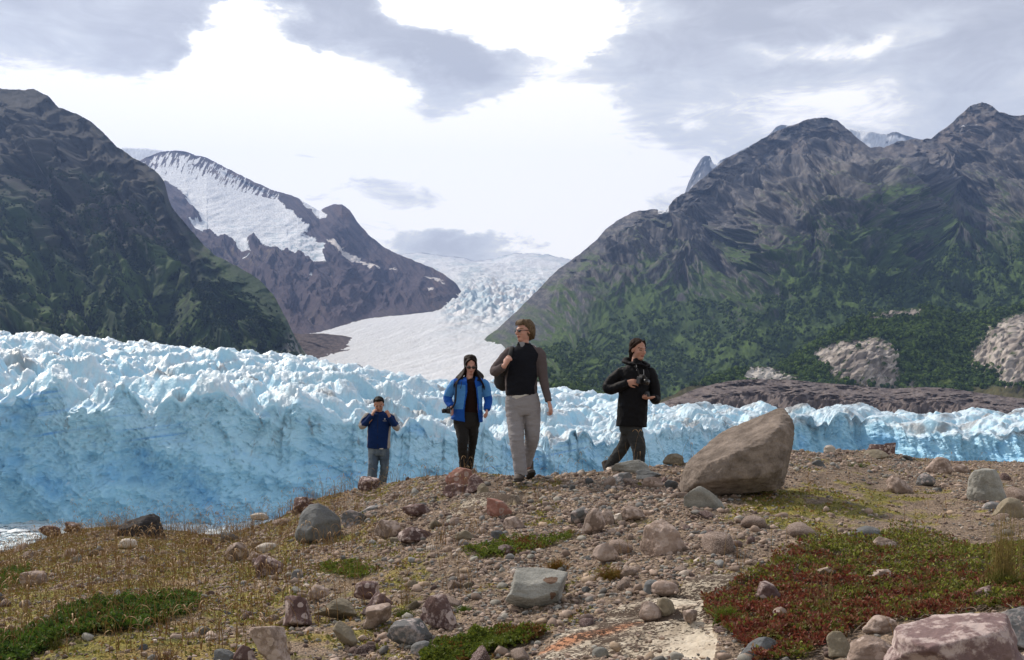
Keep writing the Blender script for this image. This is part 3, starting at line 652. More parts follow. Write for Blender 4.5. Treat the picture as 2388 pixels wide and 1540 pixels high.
# ================================================================ PEOPLE
class S:
    def __init__(s): s.v = []; s.f3 = []; s.f4 = []; s.n = 0
    def ell(s, c, r, R=None, nu=20, nv=12):
        th = np.linspace(0, np.pi, nv+1)[1:-1]; ph = np.linspace(0, 2*np.pi, nu, endpoint=False)
        v = np.stack([np.sin(th)[:, None]*np.cos(ph), np.sin(th)[:, None]*np.sin(ph), np.cos(th)[:, None]+0*ph], -1).reshape(-1, 3)
        v = np.concatenate([v, [[0, 0, 1], [0, 0, -1]]])*np.asarray(r, float)
        if R is not None: v = v@np.asarray(R).T
        v = v+np.asarray(c, float); m = nv-1
        a = np.arange(m*nu).reshape(m, nu); b = np.roll(a, -1, 1)
        s.f4.append(np.stack([a[:-1], a[1:], b[1:], b[:-1]], -1).reshape(-1, 4)+s.n)
        s.f3.append(np.stack([np.full(nu, m*nu), a[0], b[0]], -1)+s.n); s.f3.append(np.stack([a[-1], np.full(nu, m*nu+1), b[-1]], -1)+s.n)
        s.v.append(v); s.n += len(v); return s
    def tube(s, pts, rad, side=(1, 0, 0), n=20, sub=4, round_=True):
        """smooth tapered limb; rad entries r or (a along side, b across)"""
        p = np.array(pts, float); r = np.array([(q, q) if np.isscalar(q) else q for q in rad], float)
        k = len(p)
        if sub > 1 and k > 2:
            tt = np.linspace(0, k-1, (k-1)*sub+1); i = np.clip(np.floor(tt).astype(int), 0, k-2); t = (tt-i)[:, None]
            q = np.c_[p, r]; g = lambda j: q[np.clip(j, 0, k-1)]
            q = .5*((2*g(i))+(-g(i-1)+g(i+1))*t+(2*g(i-1)-5*g(i)+4*g(i+1)-g(i+2))*t**2+(-g(i-1)+3*g(i)-3*g(i+1)+g(i+2))*t**3)
            p, r = q[:, :3], np.maximum(q[:, 3:], .001)
        tg = np.gradient(p, axis=0); tg /= np.linalg.norm(tg, axis=1)[:, None]+1e-9
        sd = np.asarray(side, float)[None]-tg*(tg@np.asarray(side, float))[:, None]; sd /= np.linalg.norm(sd, axis=1)[:, None]+1e-9
        cr = np.cross(tg, sd); ph = np.linspace(0, 2*np.pi, n, endpoint=False); m = len(p)
        v = p[:, None]+sd[:, None]*(np.cos(ph)[None, :, None]*r[:, 0, None, None])+cr[:, None]*(np.sin(ph)[None, :, None]*r[:, 1, None, None])
        e = r.mean(1)*(.5 if round_ else .05)
        v = np.concatenate([v.reshape(-1, 3), [p[0]-tg[0]*e[0]], [p[-1]+tg[-1]*e[-1]]])
        a = np.arange(m*n).reshape(m, n); b = np.roll(a, -1, 1)
        s.f4.append(np.stack([a[:-1], b[:-1], b[1:], a[1:]], -1).reshape(-1, 4)+s.n)
        s.f3.append(np.stack([np.full(n, m*n), b[0], a[0]], -1)+s.n); s.f3.append(np.stack([a[-1], b[-1], np.full(n, m*n+1)], -1)+s.n)
        s.v.append(v); s.n += len(v); return s
    def box(s, c, h, R=None):
        v = np.array([(x, y, z) for x in (-1, 1) for y in (-1, 1) for z in (-1, 1)], float)*np.asarray(h, float)
        if R is not None: v = v@np.asarray(R).T
        f = np.array([(0, 1, 3, 2), (4, 6, 7, 5), (0, 4, 5, 1), (2, 3, 7, 6), (0, 2, 6, 4), (1, 5, 7, 3)])
        s.f4.append(f+s.n); s.v.append(v+np.asarray(c, float)); s.n += 8; return s
    def raw(s, name, mat, parent, smooth=True):
        fs = [np.concatenate(x) for x in (s.f4, s.f3) if x]
        return mesh_np(name, np.concatenate(s.v), fs, mat, parent=parent, smooth=smooth)
    def union(s, name, mats, parent, vox=.006, smooth=4, disp=None, region=None, cut=None):
        o = s.raw('tmp', None, None)
        m = o.modifiers.new('r', 'REMESH'); m.mode = 'VOXEL'; m.voxel_size = vox; m.use_smooth_shade = True
        if smooth: q = o.modifiers.new('s', 'SMOOTH'); q.factor = .6; q.iterations = smooth
        dg = bpy.context.evaluated_depsgraph_get(); dg.update(); me0 = bpy.data.meshes.new_from_object(o.evaluated_get(dg)); bpy.data.objects.remove(o)
        nv = len(me0.vertices); v = np.empty(nv*3, np.float32); me0.vertices.foreach_get('co', v); v = v.reshape(-1, 3).astype(float)
        nn = np.empty(nv*3, np.float32); me0.vertices.foreach_get('normal', nn); nn = nn.reshape(-1, 3)
        ls = np.array([p.vertices[:] for p in me0.polygons if len(p.vertices) == 4]); bpy.data.meshes.remove(me0)
        if disp is not None: v = v+nn*disp(v, nn)[:, None]
        if cut is not None: ls = ls[~cut(v[ls].mean(1))]
        me = mesh_np(name, v, ls, None, link=False)
        for mt in (mats if isinstance(mats, list) else [mats]): me.materials.append(mt)
        if region is not None: me.polygons.foreach_set('material_index', np.asarray(region(v[ls].mean(1)), np.int32))
        o = bpy.data.objects.new(name, me); COL.objects.link(o); o.parent = parent; return o

def Rz(d): a = math.radians(d); return np.array([[math.cos(a), -math.sin(a), 0], [math.sin(a), math.cos(a), 0], [0, 0, 1]])
def Rx(d): a = math.radians(d); return np.array([[1, 0, 0], [0, math.cos(a), -math.sin(a)], [0, math.sin(a), math.cos(a)]])
def Ry(d): a = math.radians(d); return np.array([[math.cos(a), 0, math.sin(a)], [0, 1, 0], [-math.sin(a), 0, math.cos(a)]])
def unit(a): a = np.asarray(a, float); return a/np.linalg.norm(a)

def hand(s, w, d, n, curl=40, sc=1.0, thumb=1, spread=1.0, tcurl=0.3):
    """w wrist, d direction of the palm, n the way the palm faces, thumb: which side it leaves"""
    w = np.asarray(w, float); d = unit(d); n = unit(np.asarray(n, float)-d*np.dot(n, d)); a = np.cross(d, n)*thumb
    s.tube([w-d*.03, w+d*.01, w+d*.045*sc, w+d*.088*sc], [(.025, .020), (.028*sc, .018*sc), (.040*sc, .016*sc), (.040*sc, .012*sc)], side=a, n=14)
    for k, (L, r) in enumerate(((.070, .0088), (.078, .0090), (.072, .0086), (.056, .0078))):
        off = a*(.031-.0207*k)*sc; p = w+d*.085*sc+off; ang = math.radians(curl*(.55+.12*k)); pts = [p-d*.012]; rr = [r*sc*1.08]; dr = unit(d+a*(.10-.07*k)*spread)
        for j, fr in enumerate((.45, .32, .26)):
            dd = dr*math.cos(ang)+n*math.sin(ang); p = p+dd*L*fr*sc; pts.append(p); rr.append(r*sc*(1-.08*(j+1))); ang += math.radians(curl*(1.0+.08*k))
        s.tube(pts, rr, side=a, n=10, sub=3)
    b = w+d*.022*sc+a*.026*sc; t1 = unit(d*.75+a*.75+n*.35); t2 = unit(d*.95+a*.1*(1-tcurl)+n*(.35+tcurl))
    s.tube([b, b+t1*.036*sc, b+t1*.036*sc+t2*.034*sc, b+t1*.036*sc+t2*.056*sc], [.014*sc, .0115*sc, .010*sc, .008*sc], side=n, n=10, sub=3)

def head(s, c, R, sc=1.0, fem=False):
    c = np.asarray(c, float); T = lambda p: c+R@(np.asarray(p, float)*sc); e = lambda p, r: s.ell(T(p), np.array(r)*sc, R)
    w = .95 if fem else 1.0
    e((0, .018, .035), (.074*w, .094, .084)); e((0, -.028, -.015), (.064*w, .060, .084)); e((0, -.048, -.083), (.036*w, .036, .028)); e((0, -.01, -.06), (.056*w, .062, .045))
    s.tube([T((0, -.086, .022)), T((0, -.100, -.004)), T((0, -.111, -.026))], [.0085*sc, .0105*sc, .0145*sc], side=R@np.array([1, 0, 0]), n=10)
    e((-.011, -.098, -.030), (.008, .010, .007)); e((.011, -.098, -.030), (.008, .010, .007))
    e((0, -.078, .030), (.046, .012, .010)); e((0, -.086, -.052), (.021, .010, .0055)); e((0, -.084, -.061), (.018, .010, .0055))
    for k in (-1, 1):
        e((k*.036, -.060, -.020), (.022, .022, .022)); e((k*.031, -.078, .006), (.014, .008, .009)); e((k*.074*w, .012, -.002), (.009, .020, .031))
    return T
def head_region(c, R, sc=1.0):
    c = np.asarray(c, float)
    def f(p):
        q = (p-c)@R/sc; x, y, z = q[:, 0], q[:, 1], q[:, 2]; o = np.zeros(len(p), int)
        o[(np.abs(x) < .023) & (np.abs(z+.057) < .008) & (y < -.078)] = 1
        o[(np.abs(np.abs(x)-.031) < .0125) & (np.abs(z-.006) < .0055) & (y < -.06)] = 2
        o[(np.abs(np.abs(x)-.033) < .017) & (np.abs(z-.029-.08*(.033-np.abs(x))) < .0036) & (y < -.05)] = 3
        return o
    return f
def hair_cap(s, T, R, sc, sides=.07, back=.09, fringe=True, puff=1.0):
    e = lambda p, r: s.ell(T(p), np.array(r)*sc, R)
    e((0, .031, .052), (.080*puff, .095*puff, .081)); e((0, .068, .005), (.072*puff, .050, back))
    for k in (-1, 1): e((k*.052, .040, .012), (.024, .054, sides))
    if fringe: e((0, -.036, .094), (.056, .042, .026))
    rr = np.random.default_rng(3)
    for k in range(54):                              # loose locks following the skull
        th = rr.uniform(.1, 1.5); ph = rr.uniform(-.5, 3.64); L = rr.uniform(.4, .7)
        if fringe is False and math.sin(ph) < -.2: continue
        q = [T((.080*math.sin(t)*math.cos(ph), .024+.092*math.sin(t)*math.sin(ph), .052+.078*math.cos(t))) for t in (th, th+L*.5, th+L)]
        s.tube(q, [.006*sc, .009*sc, .004*sc], n=6, sub=2)
def folds(amp, fx=9., fz=20., seed=0, fine=.4):
    def f(p, n):
        a = fbm(p*np.array([fx, fx, fz])+seed, 3, seed, .5, True); b = fbm(p*np.array([fx*2.4, fx*2.4, fz*1.6])+seed, 3, seed+9, .5)
        return amp*(a-.3)+amp*fine*b
    return f
def cloth(name, c, vary=.18, rough=.92, bd=.0025, sc=60, sheen=.15):
    m = NT(name); co = m.coord('Object'); n1 = m.noise(co, sc, 4, .6); n2 = m.noise(co, 9, 4)
    k = m.math('ADD', m.math('MULTIPLY', n1, vary), m.math('MULTIPLY_ADD', n2, vary*1.3, 1-1.15*vary))
    m.sv('Base Color', m.mix(1.0, c, m.n('ShaderNodeCombineColor', Red=k, Green=k, Blue=k).outputs[0], 'MULTIPLY')); m.sv('Roughness', rough); m.sv('Specular IOR Level', .08); m.sv('Sheen Weight', sheen*.4)
    b = m.bump(m.noise(co, 22, 4), .5, .008); m.bump(n1, .4, bd, b); return m.m
def skin(name, c): 
    m = NT(name); co = m.coord('Object'); m.sv('Base Color', m.mix(m.noise(co, 25, 3), tuple(x*.86 for x in c), (min(1, c[0]*1.15), c[1]*1.02, c[2]))); m.sv('Roughness', .55); m.sv('Specular IOR Level', .4)
    m.sv('Subsurface Weight', .12); m.sv('Subsurface Scale', .01); m.sv('Subsurface Radius', (1, .3, .15)); return m.m
lip_m = flat('lips', (.34, .11, .09), .5); eye_m = flat('eye', (.035, .022, .018), .3); brow_d = flat('dark_brow', (.03, .018, .012), .8); brow_l = flat('fair_brow', (.20, .12, .06), .8)
def hair_mat(name, c, c2):
    m = NT(name); co = m.coord('Object', (1, 1, .22)); n1 = m.noise(co, 130, 4, .6); m.sv('Base Color', m.mix(m.ramp(n1, [(.35, 0.), (.7, 1.)]), c, c2)); m.sv('Roughness', .6); m.sv('Specular IOR Level', .10); m.bump(n1, .9, .005); return m.m
glass_m = flat('sunglass_lens', (.012, .012, .014), .12, spec=.8)
black_m = flat('black_plastic', (.018, .018, .02), .38); strap_m = flat('black_webbing', (.014, .014, .016), .85, 200, .001); metal_m = flat('bright_metal', (.55, .55, .57), .3)
boot_m = flat('brown_leather', (.055, .042, .036), .7, 80, .002, .3, 30); sole_m = flat('rubber_sole', (.02, .02, .02), .8)
ZBAR = 0
class Body:
    def __init__(b, cx, fy, k, u, row_foot, Y, label, name='person'):
        b.cx, b.fy, b.k = cx, fy, k; b.x = (u-CX)*Y/F; b.Y = Y; z = (HZ-row_foot)*Y/F
        b.root = empty(name, (b.x, Y, z)); tag(b.root, label, 'person', 'walkers on the ridge'); b.z = z
    def p(b, cx, cy, y=0.0): return np.array([(cx-b.cx)/b.k, y, (b.fy-cy)/b.k])
    def c(b, P_): return b.cx+P_[:, 0]*b.k, b.fy-P_[:, 2]*b.k        # back to measuring frame
    def torso(b, s, rows, n=28):
        """rows: (crop row, left edge, right edge, half depth, y)"""
        s.tube([b.p((l+r)/2, cy, y) for cy, l, r, d, y in rows], [((r-l)/2/b.k, d) for cy, l, r, d, y in rows], side=(1, 0, 0), n=n, sub=4, round_=False)
    def leg(b, s, rows, n=22):
        b.rows = getattr(b, 'rows', []); b.rows.append(rows)
        s.tube([b.p(x, cy, y) for cy, x, hw, y in rows], [(hw/b.k, hw/b.k*1.12) for cy, x, hw, y in rows], side=(1, 0, 0), n=n, sub=4, round_=False)
    def boot(b, ank, yaw, mat, L=.28, flex=0):
        s = S(); R = Rz(yaw)@Rx(flex); a = np.asarray(ank, float); T = lambda q: a+R@np.array(q, float)
        s.tube([T((0, .02, .10)), T((0, .02, .0)), T((0, .01, -.05))], [.055, .052, .05], n=14)
        s.tube([T((0, .07, -.055)), T((0, -.02, -.045)), T((0, -.11, -.06)), T((0, -.18, -.070))], [(.038, .036), (.046, .045), (.050, .032), (.036, .020)], side=R@np.array([1, 0, 0]), n=16)
        o = s.union('boot', mat, b.root, .007, 3); q = S()
        q.tube([T((0, .085, -.093)), T((0, 0, -.093)), T((0, -.12, -.093)), T((0, -.20, -.088))], [(.038, .011), (.042, .011), (.050, .011), (.034, .010)], side=R@np.array([1, 0, 0]), n=18); so_ = q.raw('sole', sole_m, o); return o

def strap(name, pts, w, t, mat, parent, side=(1, 0, 0)):
    s = S(); s.tube(pts, [(w, t)]*len(pts), side=side, n=8, sub=5); return s.raw(name, mat, parent)
def dslr(loc, R, label, sc=1.0, group=None):
    """body, grip, prism hump, lens barrel with rings"""
    root = empty('camera', loc); root.rotation_euler = Matrix(R.tolist()).to_euler(); tag(root, label, 'camera', group)
    s = S(); s.box((0, 0, 0), (.062, .030, .043)); s.box((-.056, -.012, 0), (.016, .030, .043)); s.box((0, -.002, .050), (.026, .026, .014)); s.box((0, -.012, .060), (.016, .020, .010))
    s.union('camera_body', black_m, root, .004, 2)
    q = S(); q.tube([(0, -.025, -.002), (0, -.055, -.002), (0, -.056, -.002), (0, -.105, -.002)], [.034, .034, .037, .037], n=24, sub=1, round_=False); ln = q.raw('lens', black_m, root)
    q = S(); q.tube([(0, -.080, -.002), (0, -.092, -.002)], [.0385, .0385], n=24, sub=1, round_=False); q.raw('focus_ring', strap_m, ln)
    q = S(); q.tube([(0, -.106, -.002), (0, -.108, -.002)], [.031, .031], n=24, sub=1, round_=False); q.raw('front_glass', glass_m, ln)
    q = S(); q.tube([(.038, 0, .044), (.038, 0, .052)], [.010, .010], n=14, sub=1, round_=False); q.raw('dial', metal_m, root)
    return root

# ================================================================ GROUND
YC = [(-1400, 19), (-400, 18), (0, 17), (300, 16.5), (700, 16), (880, 15.2), (1000, 13.6), (1080, 12.6), (1220, 11.7), (1350, 11.5), (1480, 11.6), (1600, 11.9), (1850, 14), (2050, 17), (2388, 18), (3800, 20)]
RC = [(-1400, 1340), (-300, 1315), (0, 1293), (90, 1266), (160, 1245), (270, 1228), (310, 1230), (380, 1240), (500, 1252), (560, 1238), (650, 1210), (700, 1178), (840, 1142), (1000, 1110), (1060, 1102), (1120, 1100), (1220, 1117), (1300, 1112), (1400, 1103), (1480, 1098), (1560, 1086), (1700, 1068), (1850, 1058), (2020, 1055), (2140, 1072), (2250, 1076), (2388, 1082), (3000, 1075), (3800, 1090)]
YN = [(-1400, 6.4), (-300, 6.0), (1194, 5.4), (1700, 4.7), (2388, 4.1), (3800, 3.8)]
def G0(x, y):
    y = np.maximum(y, 0.3); u = np.clip(CX+F*x/y, -1400, 3800)
    yn = I(u, YN); yc = I(u, YC); zn = -590*yn/F; zc = (HZ-I(u, RC))*yc/F
    t = (y-yn)/(yc-yn); up = zn+(zc-zn)*(t+.10*np.sin(np.clip(t, 0, 1)*3.1416)*0)
    up = np.where(t < 0, zn+(zc-zn)*t*.35*np.exp(t), up)
    d = np.maximum(0, y-yc); down = zc-.11*d-.02*np.minimum(d, 12)**2-.4*np.maximum(0, d-12)
    return np.where(y > yc, down, up)
def G(x, y):
    x = np.asarray(x, float); y = np.asarray(y, float)
    n = .045*noise(V(x/1.6, y/1.6), 401)+.03*noise(V(x/.6, y/.6), 402)+.012*noise(V(x/.22, y/.22), 403)
    return G0(x, y)+n*sstep(.5, 3, y)
def U_of(x, y): return CX+F*x/y
def R_of(x, y, z): return HZ-z*F/y
def ground_at(u, row):
    ys = np.linspace(2.6, I(u, YC), 500); xs = (u-CX)*ys/F; r = R_of(xs, ys, G0(xs, ys))
    k = np.argmin(np.abs(r-row)); return float(ys[k])

# surface masks, measured in the photo frame and carried on the ground
MATS = {
 'left':  [(-80, 1560), (0, 1508), (60, 1490), (110, 1470), (160, 1435), (210, 1418), (290, 1410), (350, 1405), (400, 1400), (440, 1402), (472, 1418), (455, 1440), (410, 1452), (360, 1468), (330, 1485), (260, 1496), (180, 1510), (90, 1530), (40, 1548)],
 'right': [(1635, 1400), (1690, 1370), (1740, 1350), (1790, 1320), (1850, 1290), (1930, 1262), (2010, 1258), (2080, 1240), (2130, 1238), (2180, 1250), (2250, 1262), (2310, 1275), (2400, 1262), (2520, 1262), (2620, 1330), (2560, 1420), (2400, 1428), (2290, 1425), (2200, 1440), (2120, 1450), (2010, 1470), (1930, 1500), (1880, 1545), (1760, 1560), (1720, 1510), (1690, 1470), (1650, 1440)],
 'mid':   [(985, 1540), (1010, 1518), (1050, 1500), (1110, 1490), (1150, 1476), (1180, 1468), (1230, 1478), (1290, 1470), (1285, 1485), (1240, 1500), (1180, 1512), (1120, 1530), (1080, 1550), (990, 1556)],
 'centre': [(1080, 1288), (1130, 1275), (1190, 1258), (1270, 1258), (1330, 1240), (1360, 1252), (1300, 1270), (1240, 1285), (1170, 1298), (1110, 1300)],
 'far_left': [(-30, 1375), (-10, 1350), (25, 1330), (60, 1325), (80, 1340), (50, 1362), (20, 1380), (-30, 1392)],
 'slope': [(980, 1400-60), (1000, 1335-60), (980, 1340), (1060, 1330)],
}
MATS['slope'] = [(735, 1330), (790, 1318), (860, 1322), (900, 1330), (850, 1345), (800, 1352), (750, 1345)]
BED = [[(1230, 1545), (1290, 1500), (1350, 1470), (1420, 1440), (1500, 1405), (1580, 1370), (1660, 1345), (1720, 1330), (1745, 1345), (1700, 1370), (1650, 1400), (1640, 1440), (1680, 1480), (1660, 1545)],
       [(1040, 1200), (1100, 1168), (1170, 1158), (1250, 1140), (1275, 1150), (1225, 1165), (1180, 1180), (1110, 1190), (1060, 1210)],
       [(1740, 1350), (1830, 1325), (1860, 1330), (1790, 1350)]]
def mask(polys, u, r, w=10, s=0):
    a = fbm(V(u/40, r/20), 4, 410+s, .6)*w*1.6; b = fbm(V(u/40, r/20), 4, 420+s, .6)*w
    m = np.zeros(np.shape(u), bool)
    for p in polys: m |= inpoly(u+a, r+b, p)
    return m
# ground sheet
ys = np.concatenate([np.geomspace(1.0, 19.5, 640), np.geomspace(19.8, 150, 60)]); uu = np.linspace(-1400, 3800, 1250)
Y_ = ys[:, None]+0*uu[None]; X_ = (uu[None]-CX)*np.maximum(Y_, 3.0)/F
fine = .010*noise(V(X_/.09, Y_/.09), 404)+.008*fbm(V(X_/.05, Y_/.05), 2, 405)
u_ = CX+F*X_/Y_; Z0 = G(X_, Y_); r_s = R_of(X_, Y_, G0(X_, Y_))
bed = mask(BED, u_, r_s, 14)*1.0
ax = X_*.93-Y_*.36; bx_ = X_*.36+Y_*.93          # bedding runs up to the right
ledge = .028*np.floor(5*noise(V(ax/2.2, bx_/.30), 407)+2*noise(V(ax/.7, bx_/.16), 408))/2.0
fine = np.where((Y_ > 3), fine, fine*.5)
Zg = Z0+fine*(1-.75*bed)+bed*(ledge+.012)
Zg = np.where(Y_ > 60, np.minimum(Zg, WATER_Z-4*(Y_-60)/90), Zg)
Xg = np.stack([X_, Y_, Zg], -1)
n1 = fbm(V(X_/.9, Y_/.9), 5, 431); n2 = fbm(V(X_/.13, Y_/.13), 3, 433, .6); n3 = fbm(V(X_/.035, Y_/.035), 2, 435)
c = mixc((.145, .112, .085), (.29, .225, .17), sstep(-.4, .4, n1*.5+n2*.6+n3*.4))
c = mixc(c, (.12, .09, .07), sstep(.1, .5, n3)*.5)
lefty = sstep(1250, 500, u_)*.35+sstep(170, 60, np.hypot((u_-1900)/1.7, (r_s-1185)*2.2))*.42
moss = sstep(.10, .38, fbm(V(X_/.55, Y_/.55), 5, 437, .6)+lefty+.15*n2)
c = mixc(c, mixc((.13, .135, .025), (.26, .23, .045), sstep(-.3, .3, n2)), moss*.85)
c = mixc(c, (.27, .18, .075), sstep(.15, .4, fbm(V(X_/.7, Y_/.7), 4, 439)+.8*lefty-.1)*sstep(1100, 700, u_)*.5)
bc = mixc((.44, .37, .29), (.60, .53, .43), sstep(-.3, .3, n1+n2))
cbias = np.clip(.5+.35*noise(V(ax/.8, bx_/.18), 443)+I(u_-2.2*(1540-r_s), [(1000, .30), (1350, .16), (1560, -.30)]), 0, 1)
on = np.exp(-(((u_-1335)-(1500-r_s)*2.6)/45)**2)*np.exp(-((r_s-1500+.28*(u_-1335))/5.5)**2)
bc = mixc(bc, (.52, .24, .13), np.clip(on*2, 0, 1)*.9)
c = mixc(c, bc, bed)
mm = mask([MATS[k] for k in MATS], u_, r_s, 8)*1.0; c = mixc(c, (.06, .05, .025), mm*.55)
g_ = NT('gravel_ground'); co = g_.coord('Object'); at = g_.n('ShaderNodeAttribute', attribute_name='Col'); ax_ = g_.n('ShaderNodeAttribute', attribute_name='Aux'); sp_ = g_.n('ShaderNodeSeparateColor'); g_.l(ax_.outputs[0], sp_.inputs[0])
vo = g_.n('ShaderNodeTexVoronoi', Scale=75.0); g_.l(co, vo.inputs['Vector']); vo2 = g_.n('ShaderNodeTexVoronoi', Scale=150.0); g_.l(co, vo2.inputs['Vector'])
s1 = g_.n('ShaderNodeSeparateColor'); g_.l(vo.outputs['Color'], s1.inputs[0]); n_ = g_.noise(co, 60, 4, .6)
k = g_.math('MULTIPLY', g_.math('MULTIPLY_ADD', s1.outputs[0], .9, .55), g_.math('MULTIPLY_ADD', n_, .5, .75))
gv = g_.mix(1.0, at.outputs[0], g_.n('ShaderNodeCombineColor', Red=k, Green=g_.math('MULTIPLY', k, .97), Blue=g_.math('MULTIPLY', k, .94)).outputs[0], 'MULTIPLY')
mp = g_.coord('Object', (1, 1, 1)); rt = g_.n('ShaderNodeMapping'); g_.l(mp, rt.inputs[0]); rt.inputs['Rotation'].default_value = (0, 0, math.radians(-21)); rt.inputs['Scale'].default_value = (.6, 1.25, 1)
ck = g_.noise(rt.outputs[0], 62, 4, .7); ckb = g_.noise(rt.outputs[0], 12, 3, .6)
cks = g_.math('ADD', g_.math('ADD', ck, g_.math('MULTIPLY', ckb, .35)), g_.math('MULTIPLY', sp_.outputs[1], .45))
cm = g_.ramp(cks, [(.955, 0.0), (1.01, 1.0)])
bd = g_.mix(g_.math('MULTIPLY', cm, .92), g_.mix(1.0, at.outputs[0], g_.n('ShaderNodeCombineColor', Red=g_.math('MULTIPLY_ADD', n_, .5, .75), Green=g_.math('MULTIPLY_ADD', n_, .5, .75), Blue=g_.math('MULTIPLY_ADD', n_, .5, .74)).outputs[0], 'MULTIPLY'), (.060, .038, .028))
g_.sv('Base Color', g_.mix(sp_.outputs[0], gv, bd)); g_.sv('Roughness', .93); g_.sv('Specular IOR Level', .2)
inv = g_.math('SUBTRACT', 1.0, sp_.outputs[0]); hh = g_.math('ADD', g_.math('MULTIPLY', g_.math('SUBTRACT', 1.0, vo.outputs['Distance']), inv), g_.math('MULTIPLY', g_.math('MULTIPLY', cm, sp_.outputs[0]), -.7))
b1 = g_.bump(hh, .9, .010); g_.bump(g_.math('SUBTRACT', 1.0, vo2.outputs['Distance']), .6, .004, b1)
go = grid('ground', Xg, g_.m, np.clip(c, .01, 1)); tag(go, kind='structure')
aa = go.data.color_attributes.new('Aux', 'FLOAT_COLOR', 'POINT'); av = np.ones((bed.size, 4), np.float32); av[:, 0] = bed.ravel(); av[:, 1] = cbias.ravel(); aa.data.foreach_set('color', av.ravel())
# shore behind the crest, down to the lake bed (so the sheet is closed from other viewpoints)

# ================================================================ STONES
_ico = {}
def ico(sub):
    if sub not in _ico:
        bm = bmesh.new(); bmesh.ops.create_icosphere(bm, subdivisions=sub, radius=1)
        _ico[sub] = (np.array([v.co[:] for v in bm.verts]), np.array([[v.index for v in f.verts] for f in bm.faces])); bm.free()
    return _ico[sub]
def stone_verts(seed, sub=4, ang=.6, npl=16, rough=.05, planes=None, fine=1.0):
    """rounded convex block from random cleavage planes, unit box"""
    d, f = ico(sub); r = np.random.default_rng(seed)
    if planes is None:
        n = r.normal(size=(npl, 3)); n /= np.linalg.norm(n, axis=1)[:, None]; dist = r.uniform(.62, 1.0, npl)
    else: n = np.array([p[:3] for p in planes], float); L = np.linalg.norm(n, axis=1); n /= L[:, None]; dist = np.array([p[3] for p in planes], float)
    c = np.maximum(d@n.T, 1e-3)/dist[None]; p = 6+26*ang                 # soft maximum
    rad = 1/((c**p).sum(1))**(1/p); rad = np.minimum(rad, 1.6)
    if planes is None: rad = rad*ang+(1-ang)*.85
    v = d*rad[:, None]
    v *= (1+rough*2.2*fbm(d*1.6+seed, 3, seed)+fine*rough*.9*fbm(d*5+seed, 4, seed+3, .6, True)*.6)[:, None]
    if planes is None:
        v -= (v.max(0)+v.min(0))/2; v /= np.abs(v).max(0)
    return v, f

def rock_mat(name, base, base2, lichen=.5, lich=(.44, .34, .32), grain=60., speck=.25, scale=9.):
    """banded grain, mottling, and pale crustose lichen in rings"""
    m = NT(name); oi = m.n('ShaderNodeObjectInfo'); rnd = oi.outputs['Random']
    off = m.n('ShaderNodeCombineXYZ', X=m.math('MULTIPLY', rnd, 37.), Y=m.math('MULTIPLY', rnd, 91.), Z=0.).outputs[0]
    tc = m.n('ShaderNodeTexCoord'); ad = m.n('ShaderNodeVectorMath', operation='ADD'); m.l(tc.outputs['Object'], ad.inputs[0]); m.l(off, ad.inputs[1]); co = ad.outputs[0]
    n1 = m.noise(co, 7, 6, .6); n2 = m.noise(co, grain, 3, .6)
    c = m.mix(m.ramp(n1, [(.35, 0.0), (.65, 1.0)]), base, base2)
    k = m.math('MULTIPLY_ADD', n2, 2*speck, 1-speck); k = m.math('MULTIPLY', k, m.math('MULTIPLY_ADD', rnd, .5, .75))
    c = m.mix(1.0, c, m.n('ShaderNodeCombineColor', Red=k, Green=k, Blue=k).outputs[0], 'MULTIPLY')
    if lichen:
        wv = m.n('ShaderNodeVectorMath', operation='ADD'); m.l(co, wv.inputs[0])
        ns = m.n('ShaderNodeTexNoise', Scale=14.0, Detail=3.0); m.l(co, ns.inputs['Vector'])
        sc = m.n('ShaderNodeVectorMath', operation='SCALE'); m.l(ns.outputs[1], sc.inputs[0]); sc.inputs['Scale'].default_value = .05; m.l(sc.outputs[0], wv.inputs[1])
        for q, (s_, a, b) in enumerate(((scale, .30, .14), (scale*1.9, .32, .12))):
            vo = m.n('ShaderNodeTexVoronoi', Scale=s_, Randomness=1.0); m.l(wv.outputs[0], vo.inputs['Vector'])
            d = vo.outputs['Distance']
            ring = m.ramp(d, [(0, 0.0), (b*.55, .15), (b, 1.0), (a*.92, 1.0), (a, 0.0)])
            sep = m.n('ShaderNodeSeparateColor'); m.l(vo.outputs['Color'], sep.inputs[0])
            on_ = m.math('LESS_THAN', sep.outputs[0], lichen)
            c = m.mix(m.math('MULTIPLY', m.math('MULTIPLY', ring, on_), .85), c, lich)
        cr = m.ramp(m.noise(co, 11, 6, .7), [(.60-.22*lichen, 0.0), (.70-.22*lichen, 1.0)])
        c = m.mix(m.math('MULTIPLY', cr, .75), c, lich)
    m.sv('Base Color', c); m.sv('Roughness', .93); m.sv('Specular IOR Level', .25)
    b = m.bump(m.noise(co, 16, 6, .6), .7, .02); m.bump(n2, .6, .006, b)
    return m.m
